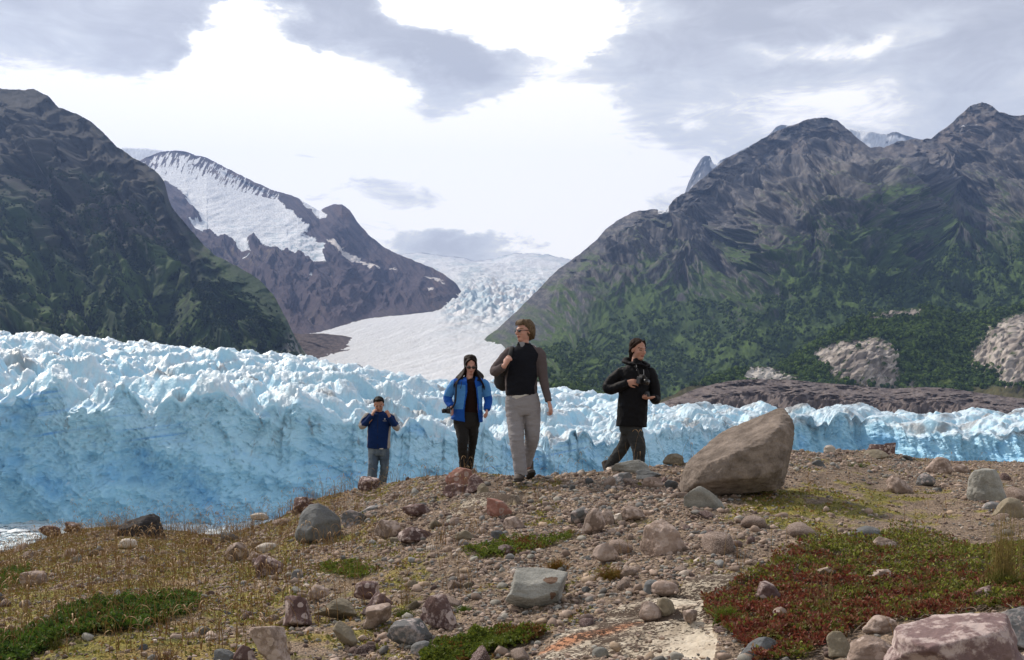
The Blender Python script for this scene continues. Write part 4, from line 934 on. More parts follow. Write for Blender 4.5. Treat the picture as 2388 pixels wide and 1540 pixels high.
RM = {
 'pink':  rock_mat('pink_lichened_rock', (.20, .150, .122), (.31, .235, .195), .50, (.48, .385, .335)),
 'purple': rock_mat('purple_rock', (.085, .052, .050), (.14, .088, .080), .42, (.50, .41, .385), scale=7),
 'red':   rock_mat('red_rock', (.27, .125, .095), (.33, .18, .145), .25, (.42, .33, .30)),
 'grey':  rock_mat('grey_granite', (.23, .23, .21), (.36, .355, .325), 0, grain=90, speck=.4),
 'tan':   rock_mat('tan_granite', (.125, .100, .083), (.27, .222, .188), 0, grain=70, speck=.35),
 'dark':  rock_mat('dark_basalt', (.045, .042, .045), (.085, .078, .078), 0, speck=.3),
 'slate': rock_mat('blue_grey_rock', (.105, .11, .115), (.16, .165, .165), 0, speck=.3),
 'slate_l': rock_mat('blue_grey_lichened_rock', (.13, .135, .14), (.20, .20, .20), .42, (.47, .40, .38), scale=8),
 'pale':  rock_mat('pale_rock', (.44, .39, .34), (.55, .50, .44), 0, speck=.15),
 'brown': rock_mat('brown_grey_rock', (.21, .18, .13), (.28, .24, .18), 0, speck=.35),
}
RM['mauve'] = rock_mat('mauve_rock', (.17, .112, .112), (.25, .175, .168), .5, (.56, .46, .43), scale=4.5)
placed = []
def rock(u, rb, w, h, kind, label, ang=.7, name='rock', cat='rock', seed=None, planes=None, rz=0, tilt=0, depth=.85, sub=5, sink=.14, rough=.05, Y=None, npl=14, mat=None):
    """w,h: size in photo pixels, rb: row of its foot"""
    seed = seed if seed is not None else int(u*13+rb*7) % 9973
    if Y is None: Y = ground_at(u, rb)
    s = Y/F; W = w*s; yc = Y+(W+h*s)/4*depth*.6; W = w*yc/F; zb0 = (HZ-rb)*Y/F-h*s*sink; H = (HZ-(rb-h))*yc/F-zb0
    v, f = stone_verts(seed, sub, ang, npl, rough, planes)
    c, sn = math.cos(tilt), math.sin(tilt)
    v = np.stack([v[:, 0]*c-v[:, 2]*sn, v[:, 1], v[:, 0]*sn+v[:, 2]*c], 1)
    v[:, :2] *= (1+.45*np.clip(-v[:, 2:3], 0, 1))    # broad foot
    v -= (v.max(0)+v.min(0))/2; v /= np.abs(v).max(0)
    v = v*np.array([W/2, (W+H)/4*depth, H/2])
    x = (u-CX)*yc/F
    zb = float(G(np.array([x]), np.array([Y]))[0])
    v[:, 2] += H/2
    z = zb0
    o = mesh_np(name, v, f, mat or RM[kind]); o.location = (x, yc, z); o.rotation_euler[2] = rz
    tag(o, label, cat); placed.append((x, yc, W*.5)); return o

# the great tilted boulder: traced corners, each with its own depth
def hull_rock(name, pts, Y, mat, label, cat, vox, amp, seed, u0, rb):
    k = Y/F; bm = bmesh.new()
    for (u, r, y) in pts: bm.verts.new(((u-u0)*k, y, (rb-r)*k))
    bmesh.ops.convex_hull(bm, input=bm.verts); bmesh.ops.delete(bm, geom=[v for v in bm.verts if not v.link_faces], context='VERTS'); bmesh.ops.triangulate(bm, faces=bm.faces)
    s = S(); s.f3 = [np.array([[v.index for v in f.verts] for f in (bm.verts.index_update() or bm.faces)])]; s.v = [np.array([v.co[:] for v in bm.verts])]; s.n = len(bm.verts); bm.free()
    def disp(v, n):
        return amp*(1.3*fbm(v/.33, 3, seed)+.8*fbm(v*np.array([1, 1, 2.6])/.13, 4, seed+2, .55, True)-.35+.5*fbm(v/.03, 3, seed+5))
    o = s.union(name, mat, None, vox, 0, disp=disp); o.location = ((u0-CX)*k, Y, (HZ-rb)*k); placed.append((o.location.x, Y+.3, .5)); return tag(o, label, cat)
hull_rock('boulder', [(1590, 1150, -.06), (1597, 1090, .0), (1606, 1078, .04), (1634, 1056, .12), (1705, 1007, .34), (1748, 989, .38), (1838, 955, .42), (1853, 953, .38), (1862, 982, .16), (1858, 1012, .06), (1846, 1040, .06), (1840, 1075, .10), (1836, 1136, .12),
   (1806, 1000, -.12), (1765, 1034, -.27), (1700, 1052, -.31), (1640, 1078, -.24), (1612, 1124, -.22), (1664, 1112, -.33), (1745, 1108, -.35), (1808, 1092, -.20), (1640, 1152, -.12), (1740, 1148, -.14), (1805, 1142, -.06),
   (1600, 1150, .5), (1846, 1140, .62), (1838, 995, .62), (1700, 1055, .66)], 9.7, RM['tan'], 'largest boulder of all, brown, wedge shaped and tilted up to the right on the crest', 'boulder', .010, .013, 71, 1726, 1146)
_Y = ground_at(312, 1254)
hull_rock('boulder', [(264, 1262, 0), (268, 1240, 0), (284, 1222, .05), (306, 1216, .1), (325, 1206, .15), (343, 1202, .15), (357, 1216, .1), (360, 1262, .05), (300, 1262, -.15), (330, 1225, -.1), (345, 1260, -.12), (290, 1232, -.1), (268, 1262, .5), (358, 1262, .5), (345, 1212, .45), (290, 1225, .45)],
   _Y, RM['dark'], 'black boulder with a humped top standing on the left skyline before the water', 'boulder', .014, .022, 77, 312, 1258)
rock(1640, 1190, 98, 58, 'grey', 'blocky pale grey slab lying against the lower left foot of the largest boulder', ang=.95, seed=31, npl=9, rough=.02)
HERO = [
 (298, 1278, 44, 22, 'pale', 'oval cream stone just below the black boulder on the left', .2, 'rock'),
 (742, 1262, 108, 88, 'slate', 'big smooth slate grey boulder on the slope left of the person in jeans', .55, 'boulder'),
 (706, 1196, 50, 38, 'purple', 'purple lichened rock peeping up behind the slate grey boulder', .8, 'rock'),
 (823, 1228, 62, 40, 'slate_l', 'flat topped grey rock to the right of the slate grey boulder', .9, 'rock'),
 (866, 1197, 50, 18, 'slate_l', 'thin flat grey slab on the slope under the person in jeans', .9, 'rock'),
 (860, 1145, 52, 34, 'purple', 'dark purple rock with pale rings at the feet of the person in jeans', .75, 'rock'),
 (1076, 1136, 76, 46, 'red', 'reddish block hiding the feet of the person in the bright blue jacket', .85, 'rock'),
 (1108, 1152, 54, 46, 'purple', 'purple ringed rock leaning on the right side of the reddish block', .8, 'rock'),
 (1062, 1160, 60, 34, 'purple', 'dark lichened rock directly below the reddish block', .7, 'rock'),
 (1127, 1157, 30, 30, 'brown', 'small upright olive brown rock between the reddish block and the tall walker', .85, 'rock'),
 (1472, 1106, 92, 34, 'grey', 'long pale grey rock in front of the shoes of the person in black', .7, 'rock'),
 (1450, 1122, 50, 20, 'slate_l', 'flat grey rock propping the long pale grey rock', .85, 'rock'),
 (1512, 1116, 60, 20, 'slate', 'dark flat stone to the right of the long pale grey rock', .85, 'rock'),
 (1523, 1136, 52, 24, 'pink', 'rounded pink rock below the dark flat stone near the person in black', .5, 'rock'),
 (1570, 1082, 50, 24, 'brown', 'buff rock on the crest just left of the largest boulder', .8, 'rock'),
 (1550, 1294, 112, 84, 'pink', 'large pinkish rock with a dark underside right of centre on the slope', .75, 'boulder'),
 (1384, 1246, 56, 62, 'pink', 'tall pink lichened rock standing at the end of the green patch', .6, 'rock'),
 (1413, 1225, 44, 38, 'pink', 'round pink stone right beside the tall pink rock', .25, 'rock'),
 (1446, 1216, 30, 20, 'pale', 'little white stone next to the round pink stone', .4, 'rock'),
 (1412, 1312, 62, 46, 'pink', 'pink rock left of the large pinkish rock', .7, 'rock'),
 (1474, 1216, 66, 36, 'pink', 'sloping pink rock uphill of the large pinkish rock', .85, 'rock'),
 (1355, 1218, 50, 36, 'slate_l', 'grey ringed rock left of the tall pink rock', .75, 'rock'),
 (1252, 1418, 148, 90, 'grey', 'big angular pale grey boulder with two rust stains in the centre foreground', .95, 'boulder'),
 (1022, 1470, 88, 82, 'purple', 'big dark purple rock with pale ring lichens behind the grey lichened one', .8, 'boulder'),
 (955, 1505, 108, 60, 'slate_l', 'wide grey rock with many pale lichen rings in front of the dark purple one', .7, 'boulder'),
 (982, 1530, 52, 36, 'slate_l', 'smaller rounded grey rock at the foot of the wide ringed rock', .4, 'rock'),
 (692, 1462, 72, 72, 'purple', 'upright purple and pink lichened rock in the left foreground', .9, 'boulder'),
 (634, 1548, 104, 92, 'pink', 'sloping lichened slab at the bottom edge below the upright purple rock', .85, 'boulder'),
 (574, 1552, 60, 48, 'purple', 'dark rock at the bottom edge left of the sloping lichened slab', .7, 'rock'),
 (628, 1350, 66, 56, 'purple', 'dark pointed rock with pale rings on its crown among dry grass', .85, 'boulder'),
 (692, 1358, 32, 30, 'slate_l', 'small grey cube of rock right of the dark pointed rock', .8, 'rock'),
 (806, 1503, 58, 54, 'brown', 'pointed olive brown rock in the lower left foreground', .9, 'rock'),
 (785, 1440, 104, 44, 'brown', 'long smooth buff slab sloping down to the left beside the upright purple rock', .9, 'rock'),
 (880, 1428, 70, 46, 'purple', 'black and pink pitted rock uphill of the wide ringed rock', .9, 'rock'),
 (880, 1462, 66, 52, 'pink', 'angular pink rock left of the dark purple ringed boulder', .9, 'rock'),
 (855, 1395, 60, 40, 'purple', 'smooth dull purple rock half sunk in mossy gravel', .6, 'rock'),
 (742, 1398, 52, 34, 'pink', 'rounded purplish rock uphill of the buff slab', .6, 'rock'),
 (980, 1205, 84, 30, 'purple', 'low dark rock on the gravel below the reddish block', .7, 'rock'),
 (905, 1252, 66, 42, 'pink', 'ringed rock with a dark side in the upper middle of the slope', .75, 'rock'),
 (970, 1268, 88, 40, 'purple', 'large low purple rock near the middle of the slope', .8, 'rock'),
 (1165, 1205, 60, 44, 'red', 'flat rust red rock standing on edge below the pale bedrock streaks', .95, 'rock'),
 (1085, 1262, 52, 26, 'brown', 'olive rock left of the small green patch', .8, 'rock'),
 (1200, 1238, 56, 34, 'pink', 'pink rock just above the small green patch', .7, 'rock'),
 (1180, 1292, 40, 22, 'purple', 'little dark rock at the right end of the small green patch', .6, 'rock'),
 (1160, 1258, 30, 22, 'slate', 'small blue grey stone above the small green patch', .6, 'rock'),
 (1518, 1446, 56, 44, 'pink', 'rounded pink brown stone resting on the pale bedrock', .35, 'rock'),
 (1552, 1434, 44, 42, 'brown', 'rounded brown stone touching the pink brown one on the bedrock', .4, 'rock'),
 (1400, 1535, 40, 26, 'grey', 'smooth round white grey pebble low on the pale bedrock', .1, 'rock'),
 (1610, 1455, 36, 34, 'pink', 'small pointed pink stone on the right of the bedrock', .7, 'rock'),
 (1550, 1388, 66, 34, 'pink', 'speckled pink stone at the top edge of the pale bedrock', .3, 'rock'),
 (1520, 1388, 40, 36, 'slate', 'grey stone at the top edge of the pale bedrock', .4, 'rock'),
 (2305, 1170, 100, 78, 'grey', 'big light grey boulder at the right edge behind the tall grass', .5, 'boulder'),
 (2315, 1190, 50, 20, 'slate_l', 'pale grey stone in front of the light grey boulder at the right edge', .3, 'rock'),
 (2190, 1106, 62, 40, 'pink', 'rounded pinkish brown rock on the right of the flat crest', .4, 'rock'),
 (2240, 1104, 44, 22, 'pink', 'small round rock beside the pinkish brown rock on the right', .4, 'rock'),
 (2100, 1150, 66, 42, 'pink', 'angular pale pink rock in the middle of the right-hand flat', .8, 'rock'),
 (2160, 1134, 44, 30, 'slate_l', 'pitted grey rock between the angular pale pink rock and the round ones', .5, 'rock'),
 (2050, 1066, 62, 30, 'purple', 'purplish block on top of the little pile on the right skyline', .8, 'rock'),
 (2074, 1062, 32, 30, 'purple', 'dark red brown block at the right of the little skyline pile', .9, 'rock'),
 (2042, 1070, 70, 22, 'brown', 'flat buff rock at the base of the little skyline pile', .7, 'rock'),
 (1935, 1058, 28, 20, 'pale', 'small pale rock alone on the skyline right of the largest boulder', .6, 'rock'),
 (1906, 1092, 36, 20, 'slate', 'blue grey stone on the flat right of the largest boulder', .5, 'rock'),
 (2020, 1262, 72, 34, 'slate', 'dark blue grey rock at the top edge of the red and green mat', .4, 'rock'),
 (2062, 1292, 58, 40, 'pink', 'pinkish white rock nested in the upper part of the red and green mat', .6, 'rock'),
 (1925, 1355, 54, 34, 'pink', 'small angular pale rock lying in the red and green mat', .9, 'rock'),
 (2055, 1362, 66, 34, 'pink', 'pale pink rock bedded in the middle of the red and green mat', .8, 'rock'),
 (1790, 1400, 60, 44, 'purple', 'dark purplish rock below the left end of the red and green mat', .6, 'rock'),
 (2300, 1400, 52, 34, 'purple', 'purple grey stone at the foot of the tall grass clump', .6, 'rock'),
 (2350, 1210, 80, 50, 'brown', 'brownish rock at the right edge above the mat', .5, 'rock'),
 (2240, 1600, 320, 158, 'mauve', 'huge mauve boulder with pale lichen blotches in the bottom right corner', .85, 'boulder'),
 (2375, 1510, 130, 92, 'slate_l', 'grey boulder behind the huge mauve one in the bottom right corner', .6, 'boulder'),
 (2030, 1556, 120, 72, 'pink', 'pinkish rock with a dark hollow left of the huge mauve boulder', .7, 'boulder'),
 (2052, 1480, 82, 44, 'pink', 'brown pink rock behind the pinkish rock with the dark hollow', .6, 'rock'),
 (1960, 1535, 70, 62, 'brown', 'narrow upright brown rock in the lower right foreground', .85, 'rock'),
 (1770, 1545, 90, 60, 'slate', 'grey foreground rock in the red plants near the bottom', .6, 'rock'),
 (1820, 1455, 50, 40, 'pink', 'pinkish stone leaning in the red plants', .5, 'rock'),
 (118, 1255, 52, 30, 'purple', 'dark rock on the far left skyline near the water', .7, 'rock'),
 (168, 1242, 36, 26, 'purple', 'small dark rock on the left skyline right of the first one', .7, 'rock'),
 (555, 1308, 58, 44, 'pink', 'pinkish rock among dry grass on the left slope', .7, 'rock'),
 (595, 1312, 34, 26, 'pink', 'small pink rock touching the pinkish one among dry grass', .5, 'rock'),
 (605, 1212, 42, 16, 'pale', 'low whitish rock on the skyline left of the slate grey boulder', .3, 'rock'),
 (622, 1290, 50, 24, 'pale', 'rounded whitish stone below the slate grey boulder', .3, 'rock'),
 (80, 1365, 70, 34, 'pink', 'dull pinkish rock right of the far left green patch', .5, 'rock'),
 (525, 1548, 56, 34, 'slate', 'dark grey rock cut by the bottom edge left of centre', .5, 'rock'),
]
STAINED = None
def stained_mat():
    m = RM['grey'].copy(); m.name = 'grey_granite_rust_stained'; t = m.node_tree; b = t.nodes['Principled BSDF']; src = b.inputs['Base Color'].links[0].from_socket
    h = NT.__new__(NT); h.t = t; h.b = b
    co = h.coord('Object'); ns = h.n('ShaderNodeTexNoise', Scale=16.0, Detail=4.0); h.l(co, ns.inputs['Vector']); sp = h.n('ShaderNodeSeparateXYZ'); h.l(co, sp.inputs[0]); sn = h.n('ShaderNodeSeparateColor'); h.l(ns.outputs[1], sn.inputs[0])
    f = None
    for (a, c, ra, rc) in ((.085, .075, .045, .014), (.10, -.02, .022, .024)):
        dx = h.math('DIVIDE', h.math('ADD', h.math('MULTIPLY_ADD', sn.outputs[0], .05, -.025-a), sp.outputs[0]), ra); dz = h.math('DIVIDE', h.math('ADD', h.math('MULTIPLY_ADD', sn.outputs[1], .05, -.025-c-.13), sp.outputs[2]), rc)
        d = h.math('ADD', h.math('MULTIPLY', dx, dx), h.math('MULTIPLY', dz, dz)); g = h.math('LESS_THAN', d, 1.0); f = g if f is None else h.math('MAXIMUM', f, g)
    h.l(h.mix(h.math('MULTIPLY', f, .85), src, (.16, .085, .05)), b.inputs['Base Color']); return m
for (u, rb, w, h, kd, lb, ang, nm) in HERO:
    o = rock(u, rb, w, h, kd, lb, ang, nm, 'boulder' if nm == 'boulder' else 'rock', sub=6 if w > 85 else 5, rough=.05 if ang > .3 else .03, npl=11 if ang > .8 else 16)
    if 'rust stains' in lb: STAINED = o; o.data.materials.clear(); o.data.materials.append(stained_mat())

# loose stones: the ones that show largest, each its own object
var = []
for k in range(14):
    v, f = stone_verts(900+k, 3, [.95, 1.0, .9, .7, 1.0, .85, .4][k % 7], 9, .12)
    var.append(mesh_np('loose_stone', v, f, None, link=False))
kinds = [('pink', 'pinkish lichen speckled stone lying loose in the gravel', 'loose pinkish stones', .56), ('purple', 'small dark purple stone lying loose in the gravel', 'loose purple stones', .16),
         ('slate', 'small blue grey stone lying loose in the gravel', 'loose blue grey stones', .12), ('grey', 'small light grey stone lying loose in the gravel', 'loose light grey stones', .10), ('brown', 'small buff brown stone lying loose in the gravel', 'loose buff stones', .06)]
vm = {}
for kd, lb, gp, pr in kinds:
    for k, me in enumerate(var):
        m2 = me.copy(); m2.materials.append(RM[kd]); vm[(kd, k)] = m2
def dens(u, r):
    d = .5+.9*sstep(-.2, .3, fbm(V(u/160, r/60), 3, 450)); d = d*I(u, [(-200, .45), (500, .5), (900, 1), (1700, 1), (2388, .6)])
    return d*(1-.8*sstep(300, 120, np.hypot((u-1990)/1.3, (r-1190)*2.4)))
rs = np.random.default_rng(77); cnt = {k[0]: 0 for k in kinds}; nst = 0; tries = 0
LIM = {'pink': 150, 'purple': 45, 'slate': 35, 'grey': 30, 'brown': 20}
sizes = np.sort(rs.pareto(2.4, 290)*.045+.062)[::-1].clip(.062, .24)
while nst < 280 and tries < 9000:
    tries += 1
    u = rs.uniform(-60, 2450); yn, yc = I(u, YN)*.95, I(u, YC)+.15; y = math.sqrt(rs.uniform(yn*yn*.8, yc*yc)); x = (u-CX)*y/F
    z = float(G(np.array([x]), np.array([y]))[0]); r0 = R_of(x, y, z)
    if rs.uniform(0, 1.4) > dens(np.array([u]), np.array([r0]))[0]: continue
    if mask([MATS[k] for k in MATS]+BED[:1], np.array([u]), np.array([r0]), 4)[0] and rs.uniform() > .05: continue
    s = float(sizes[nst])*(.75 if y < 6.5 else 1)
    if any((x-a)**2+(y-b)**2 < (s*.6+c_)**2 for a, b, c_ in placed): continue
    t = rs.uniform(); acc = 0
    for kd, lb, gp, pr in kinds:
        acc += pr
        if t < acc: break
    o = bpy.data.objects.new('stone', vm[(kd, rs.integers(14))]); COL.objects.link(o)
    sx, sy, sz = s*.5*rs.uniform(.8, 1.25), s*.5*rs.uniform(.7, 1.1), s*.5*rs.uniform(.55, .95)
    o.scale = (sx, sy, sz); o.location = (x, y, z+sz*.34); o.rotation_euler = (rs.uniform(-.3, .3), rs.uniform(-.3, .3), rs.uniform(0, 6.28))
    tag(o, lb, 'stone', gp); placed.append((x, y, s*.5)); nst += 1
# pebbles and gravel: one mass
def pebbles(name, n, sub, smin, smax, a, seed, label):
    r = np.random.default_rng(seed); u = r.uniform(-250, 2820, n*3); yn, yc = I(u, YN)*.82, I(u, YC)+1.2
    y = np.sqrt(r.uniform(0, 1, n*3)*(yc**2-yn**2)+yn**2); x = (u-CX)*y/F; r0 = R_of(x, y, G0(x, y))
    m = mask([MATS[k] for k in MATS], u, r0, 8); b = mask(BED, u, r0, 10)
    k = (r.uniform(0, 1.5, n*3) < dens(u, r0)) & (~m | (r.uniform(0, 1, n*3) < .15)) & (~b | (r.uniform(0, 1, n*3) < .035))
    x, y = x[k][:n], y[k][:n]; n = len(x); z = G(x, y)
    s = np.clip((r.pareto(a, n)+1)*smin, smin, smax)*.5
    d, f = ico(sub); nv = len(d); P4 = []
    for q in range(8): P4.append(stone_verts(700+q+sub*20, sub, [1.0, .85, 1.0, .6][q % 4], 8, .16)[0])
    P4 = np.array(P4)[r.integers(0, 8, n)]
    an = r.uniform(0, 6.28, n); c, sn = np.cos(an)[:, None], np.sin(an)[:, None]
    sc = s[:, None]*np.stack([r.uniform(.8, 1.3, n), r.uniform(.7, 1.1, n), r.uniform(.5, .9, n)], 1)
    q = P4*sc[:, None]; v = np.stack([q[..., 0]*c-q[..., 1]*sn, q[..., 0]*sn+q[..., 1]*c, q[..., 2]], -1)+np.stack([x, y, z+sc[:, 2]*.38], 1)[:, None]
    pal = np.array([(.33, .25, .20), (.41, .32, .265), (.24, .18, .145), (.17, .16, .15), (.30, .285, .25), (.12, .085, .075), (.38, .29, .21), (.21, .21, .205), (.50, .43, .37)])
    cc = pal[r.choice(9, n, p=[.24, .17, .16, .10, .09, .08, .07, .06, .03])]*r.uniform(.75, 1.2, (n, 1))
    ff = (f[None]+(np.arange(n)*nv)[:, None, None]).reshape(-1, 3)
    o = mesh_np(name, v.reshape(-1, 3), ff, peb_m, np.repeat(cc[:, None], nv, 1).reshape(-1, 3), smooth=sub > 1)
    tag(o, label, 'gravel', kind='stuff')
peb_m = vmat('pebbles', .93, .45, 45, 60, .004, .6, spec=.25, detail=4)
pebbles('pebbles', 11000, 2, .028, .085, 2.9, 5, 'loose cobbles and pebbles strewn over the whole slope')
pebbles('gravel', 102000, 1, .010, .034, 2.2, 6, 'fine mixed gravel covering the slope between the stones')

# ================================================================ PLANTS
leaf_m = NT('leaves'); at = leaf_m.n('ShaderNodeAttribute', attribute_name='Col'); leaf_m.sv('Base Color', at.outputs[0]); leaf_m.sv('Roughness', .6); leaf_m.sv('Specular IOR Level', .35)
tr = leaf_m.n('ShaderNodeBsdfTranslucent'); leaf_m.l(at.outputs[0], tr.inputs[0]); mx = leaf_m.n('ShaderNodeMixShader', _0=.3); leaf_m.l(leaf_m.b.outputs[0], mx.inputs[1]); leaf_m.l(tr.outputs[0], mx.inputs[2]); leaf_m.l(mx.outputs[0], leaf_m.out.inputs[0])
leaf_m = leaf_m.m
def leaves(name, C, size, cols, seed, spread=.8):
    r = np.random.default_rng(seed); n = len(C)
    d = r.normal(size=(n, 3)); d[:, 2] = np.abs(d[:, 2])*spread+.25; d /= np.linalg.norm(d, axis=1)[:, None]
    w = np.cross(d, r.normal(size=(n, 3))); w /= np.linalg.norm(w, axis=1)[:, None]; nrm = np.cross(d, w)
    L = size[:, None]*d; Wd = size[:, None]*w*.30; b = nrm*size[:, None]*.12
    v = np.stack([C, C+L*.5+Wd+b, C+L, C+L*.5-Wd+b], 1)
    return mesh_np(name, v.reshape(-1, 3), np.arange(n*4).reshape(n, 4), leaf_m, np.repeat(cols[:, None], 4, 1).reshape(-1, 3), smooth=False)
def mat_plants(name, key, n, hgt, size, colf, label, seed):
    r = np.random.default_rng(seed); p = np.array(MATS[key]); u = r.uniform(p[:, 0].min()-10, p[:, 0].max()+10, n*6); rr = r.uniform(p[:, 1].min()-10, min(1600, p[:, 1].max()+10), n*6)
    k = mask([MATS[key]], u, rr, 13)
    k &= fbm(V(u/26, rr/9), 4, seed+7, .6)+.22*r.normal(size=len(u)) > I(mask([MATS[key]], u, rr+9, 22)*1.+mask([MATS[key]], u, rr-9, 22, 3)*1., [(0, .45), (1, .18), (2, .10 if key == 'right' else -.14)]); u, rr = u[k][:n], rr[k][:n]
    ks = np.arange(0, len(u)); Yt = np.array([ground_at(a, b) for a, b in zip(u[::8], rr[::8])]); 
    # depth of the ground under each photo position, by table lookup
    ug = np.linspace(p[:, 0].min()-12, p[:, 0].max()+12, 40); rg = np.linspace(p[:, 1].min()-12, min(1602, p[:, 1].max()+12), 40)
    Tb = np.array([[ground_at(a, b) for a in ug] for b in rg])
    fu = np.clip((u-ug[0])/(ug[1]-ug[0]), 0, 38.99); fr = np.clip((rr-rg[0])/(rg[1]-rg[0]), 0, 38.99); i, j = fu.astype(int), fr.astype(int); a, b = fu-i, fr-j
    Y = Tb[j, i]*(1-a)*(1-b)+Tb[j, i+1]*a*(1-b)+Tb[j+1, i]*(1-a)*b+Tb[j+1, i+1]*a*b
    x = (u-CX)*Y/F; hump = hgt*(.45+.9*np.clip(fbm(V(x/.16, Y/.16), 3, seed+1)+.25, 0, 1)); z = G(x, Y)+hump*r.uniform(0, 1, len(x))**.45
    col = colf(x, Y, u, rr, r); o = leaves(name, np.stack([x, Y, z], 1), size*r.uniform(.6, 1.3, len(x)), col, seed+2)
    return tag(o, label, 'ground cover', kind='stuff')
def green(x, y, u, rr, r):
    n = fbm(V(x/.2, y/.2), 3, 501); c = mixc((.040, .085, .014), (.14, .23, .028), np.clip(r.uniform(0, 1, len(x))*.7+.6*n, 0, 1))
    c = mixc(c, (.16, .10, .03), (fbm(V(x/.35, y/.35), 3, 503)+.25*r.normal(size=len(x)) > .32)*.8); return mixc(c, (.20, .21, .05), (r.uniform(0, 1, len(x)) > .93)*.8)
def redgreen(x, y, u, rr, r):
    n = fbm(V(x/.30, y/.22), 3, 505); k = n+.16*r.normal(size=len(x))+I(rr, [(1240, .42), (1330, .12), (1400, -.04), (1500, -.14)])+.0004*(u-1950)
    c = mixc((.070, .095, .014), (.21, .21, .035), r.uniform(0, 1, len(x))); rd = mixc((.115, .026, .018), (.28, .075, .042), r.uniform(0, 1, len(x)))
    c = mixc(rd, c, sstep(-.06, .10, k)); c = mixc(c, (.20, .115, .05), (r.uniform(0, 1, len(x)) > .72)*.9); return mixc(c, (.30, .33, .05), ((k > .2) & (r.uniform(0, 1, len(x)) > .75))*.9)
def lime(x, y, u, rr, r):
    c = mixc((.075, .12, .016), (.19, .22, .03), r.uniform(0, 1, len(x))); return mixc(c, (.17, .06, .025), (fbm(V(x/.3, y/.3), 3, 507)+.2*r.normal(size=len(x)) > .28)*.8)
mat_plants('shrub_mat', 'left', 30000, .10, .028, green, 'dark green creeping shrub mat in the lower left corner', 511)
mat_plants('shrub_mat', 'right', 52000, .065, .024, redgreen, 'wide red and green creeping mat covering the lower right foreground', 521)
mat_plants('shrub_mat', 'mid', 14000, .07, .022, lime, 'bright green leafy mat at the bottom centre beside the bedrock', 531)
mat_plants('shrub_mat', 'centre', 6000, .05, .026, lime, 'yellow green moss patch in the middle of the stony slope', 541)
mat_plants('shrub_mat', 'far_left', 4000, .10, .028, green, 'small dark green mat at the far left edge', 551)
mat_plants('shrub_mat', 'slope', 3000, .04, .024, lime, 'thin mossy patch on the slope right of the dark pointed rock', 561)

def blades(name, B, H, lean, w, cols, seed, head=0.0, link=True, parent=None, nseg=5):
    """tapered blades or stalks as three-sided strips; head>0 gives a drooping seed head"""
    r = np.random.default_rng(seed); n = len(B); az_ = r.uniform(0, 6.28, n); t = np.linspace(0, 1, nseg+1)
    px = np.cos(az_)[:, None]*lean[:, None]*t**2*H[:, None]; py = np.sin(az_)[:, None]*lean[:, None]*t**2*H[:, None]; pz = H[:, None]*(t-.25*lean[:, None]*t**2)
    C = B[:, None]+np.stack([px, py, pz], -1); wd = w[:, None]*(1-.75*t)[None]
    parts = [(C, wd, cols)]
    if head:
        m = r.uniform(0, 1, n) < head; tip = C[m, -1]; a2 = az_[m]; th = np.linspace(.3, 2.7, 7); rr = .055*r.uniform(.6, 1.2, m.sum())[:, None]
        hx = rr*(np.cos(.3)-np.cos(th)); hz = rr*(np.sin(th)-np.sin(.3))*1.1
        Hc = tip[:, None]+np.stack([np.cos(a2)[:, None]*hx, np.sin(a2)[:, None]*hx, hz], -1)
        hw = .0052*np.sin(np.linspace(.35, 2.9, 7))[None]*r.uniform(.8, 1.3, m.sum())[:, None]
        parts.append((Hc, hw, mixc((.40, .25, .12), (.56, .40, .23), r.uniform(0, 1, m.sum()))))
    vs, fs, cs, o = [], [], [], 0
    for C_, w_, c_ in parts:
        n_, k_ = C_.shape[:2]
        if not n_: continue
        ring = np.array([(1, 0, 0), (-.5, .87, 0), (-.5, -.87, 0)]); v = C_[:, :, None]+ring*w_[..., None, None]
        base = (np.arange(n_)*k_*3)[:, None, None, None]+(np.arange(k_-1)*3)[None, :, None, None]; q = np.array([[0, 1, 4, 3], [1, 2, 5, 4], [2, 0, 3, 5]])[None, None]
        vs.append(v.reshape(-1, 3)); fs.append((base+q).reshape(-1, 4)+o); cs.append(np.repeat(c_[:, None], k_*3, 1).reshape(-1, 3)); o += n_*k_*3
    return mesh_np(name, np.concatenate(vs), np.concatenate(fs), leaf_m, np.concatenate(cs), parent=parent)
# dry grass over the slope, thicker on the left
r_ = np.random.default_rng(61); n = 4800; u = r_.uniform(-60, 2430, n*5); yn, yc = I(u, YN), I(u, YC)+.5; y = np.sqrt(r_.uniform(0, 1, n*5)*(yc**2-yn**2)+yn**2); x = (u-CX)*y/F
g = fbm(V(x/.7, y/.7), 3, 601)+I(u, [(-60, .25), (700, .2), (1000, -.12), (1500, -.2), (2388, -.25)]); k = (g > .12) & (r_.uniform(0, 1, n*5) < I(u, [(0, 1), (900, .8), (1200, .3), (2388, .2)])); x, y = x[k][:n], y[k][:n]
z = G(x, y); H = r_.uniform(.08, .30, len(x)); cc = mixc((.30, .15, .06), (.42, .30, .13), r_.uniform(0, 1, len(x)))
tag(blades('dry_grass', np.stack([x, y, z], 1), H, r_.uniform(.05, .5, len(x)), np.full(len(x), .0028), cc, 63, head=.34), 'thin dry grass stalks with drooping straw coloured seed heads', 'grass', kind='stuff')
# grass along the left skyline
n = 210; u = np.concatenate([r_.normal(520, 90, 120), r_.uniform(20, 860, 70), r_.uniform(1250, 1620, 20)]); y = I(u, YC)+r_.uniform(-.4, .5, n); x = (u-CX)*y/F; z = G(x, y)
tag(blades('skyline_grass', np.stack([x, y, z], 1), r_.uniform(.15, .52, n), r_.uniform(.05, .4, n), np.full(n, .0024), mixc((.34, .2, .09), (.45, .33, .16), r_.uniform(0, 1, n)), 64, head=.85), 'tall dry seed grass standing along the crest against the blue ice', 'grass', kind='stuff')
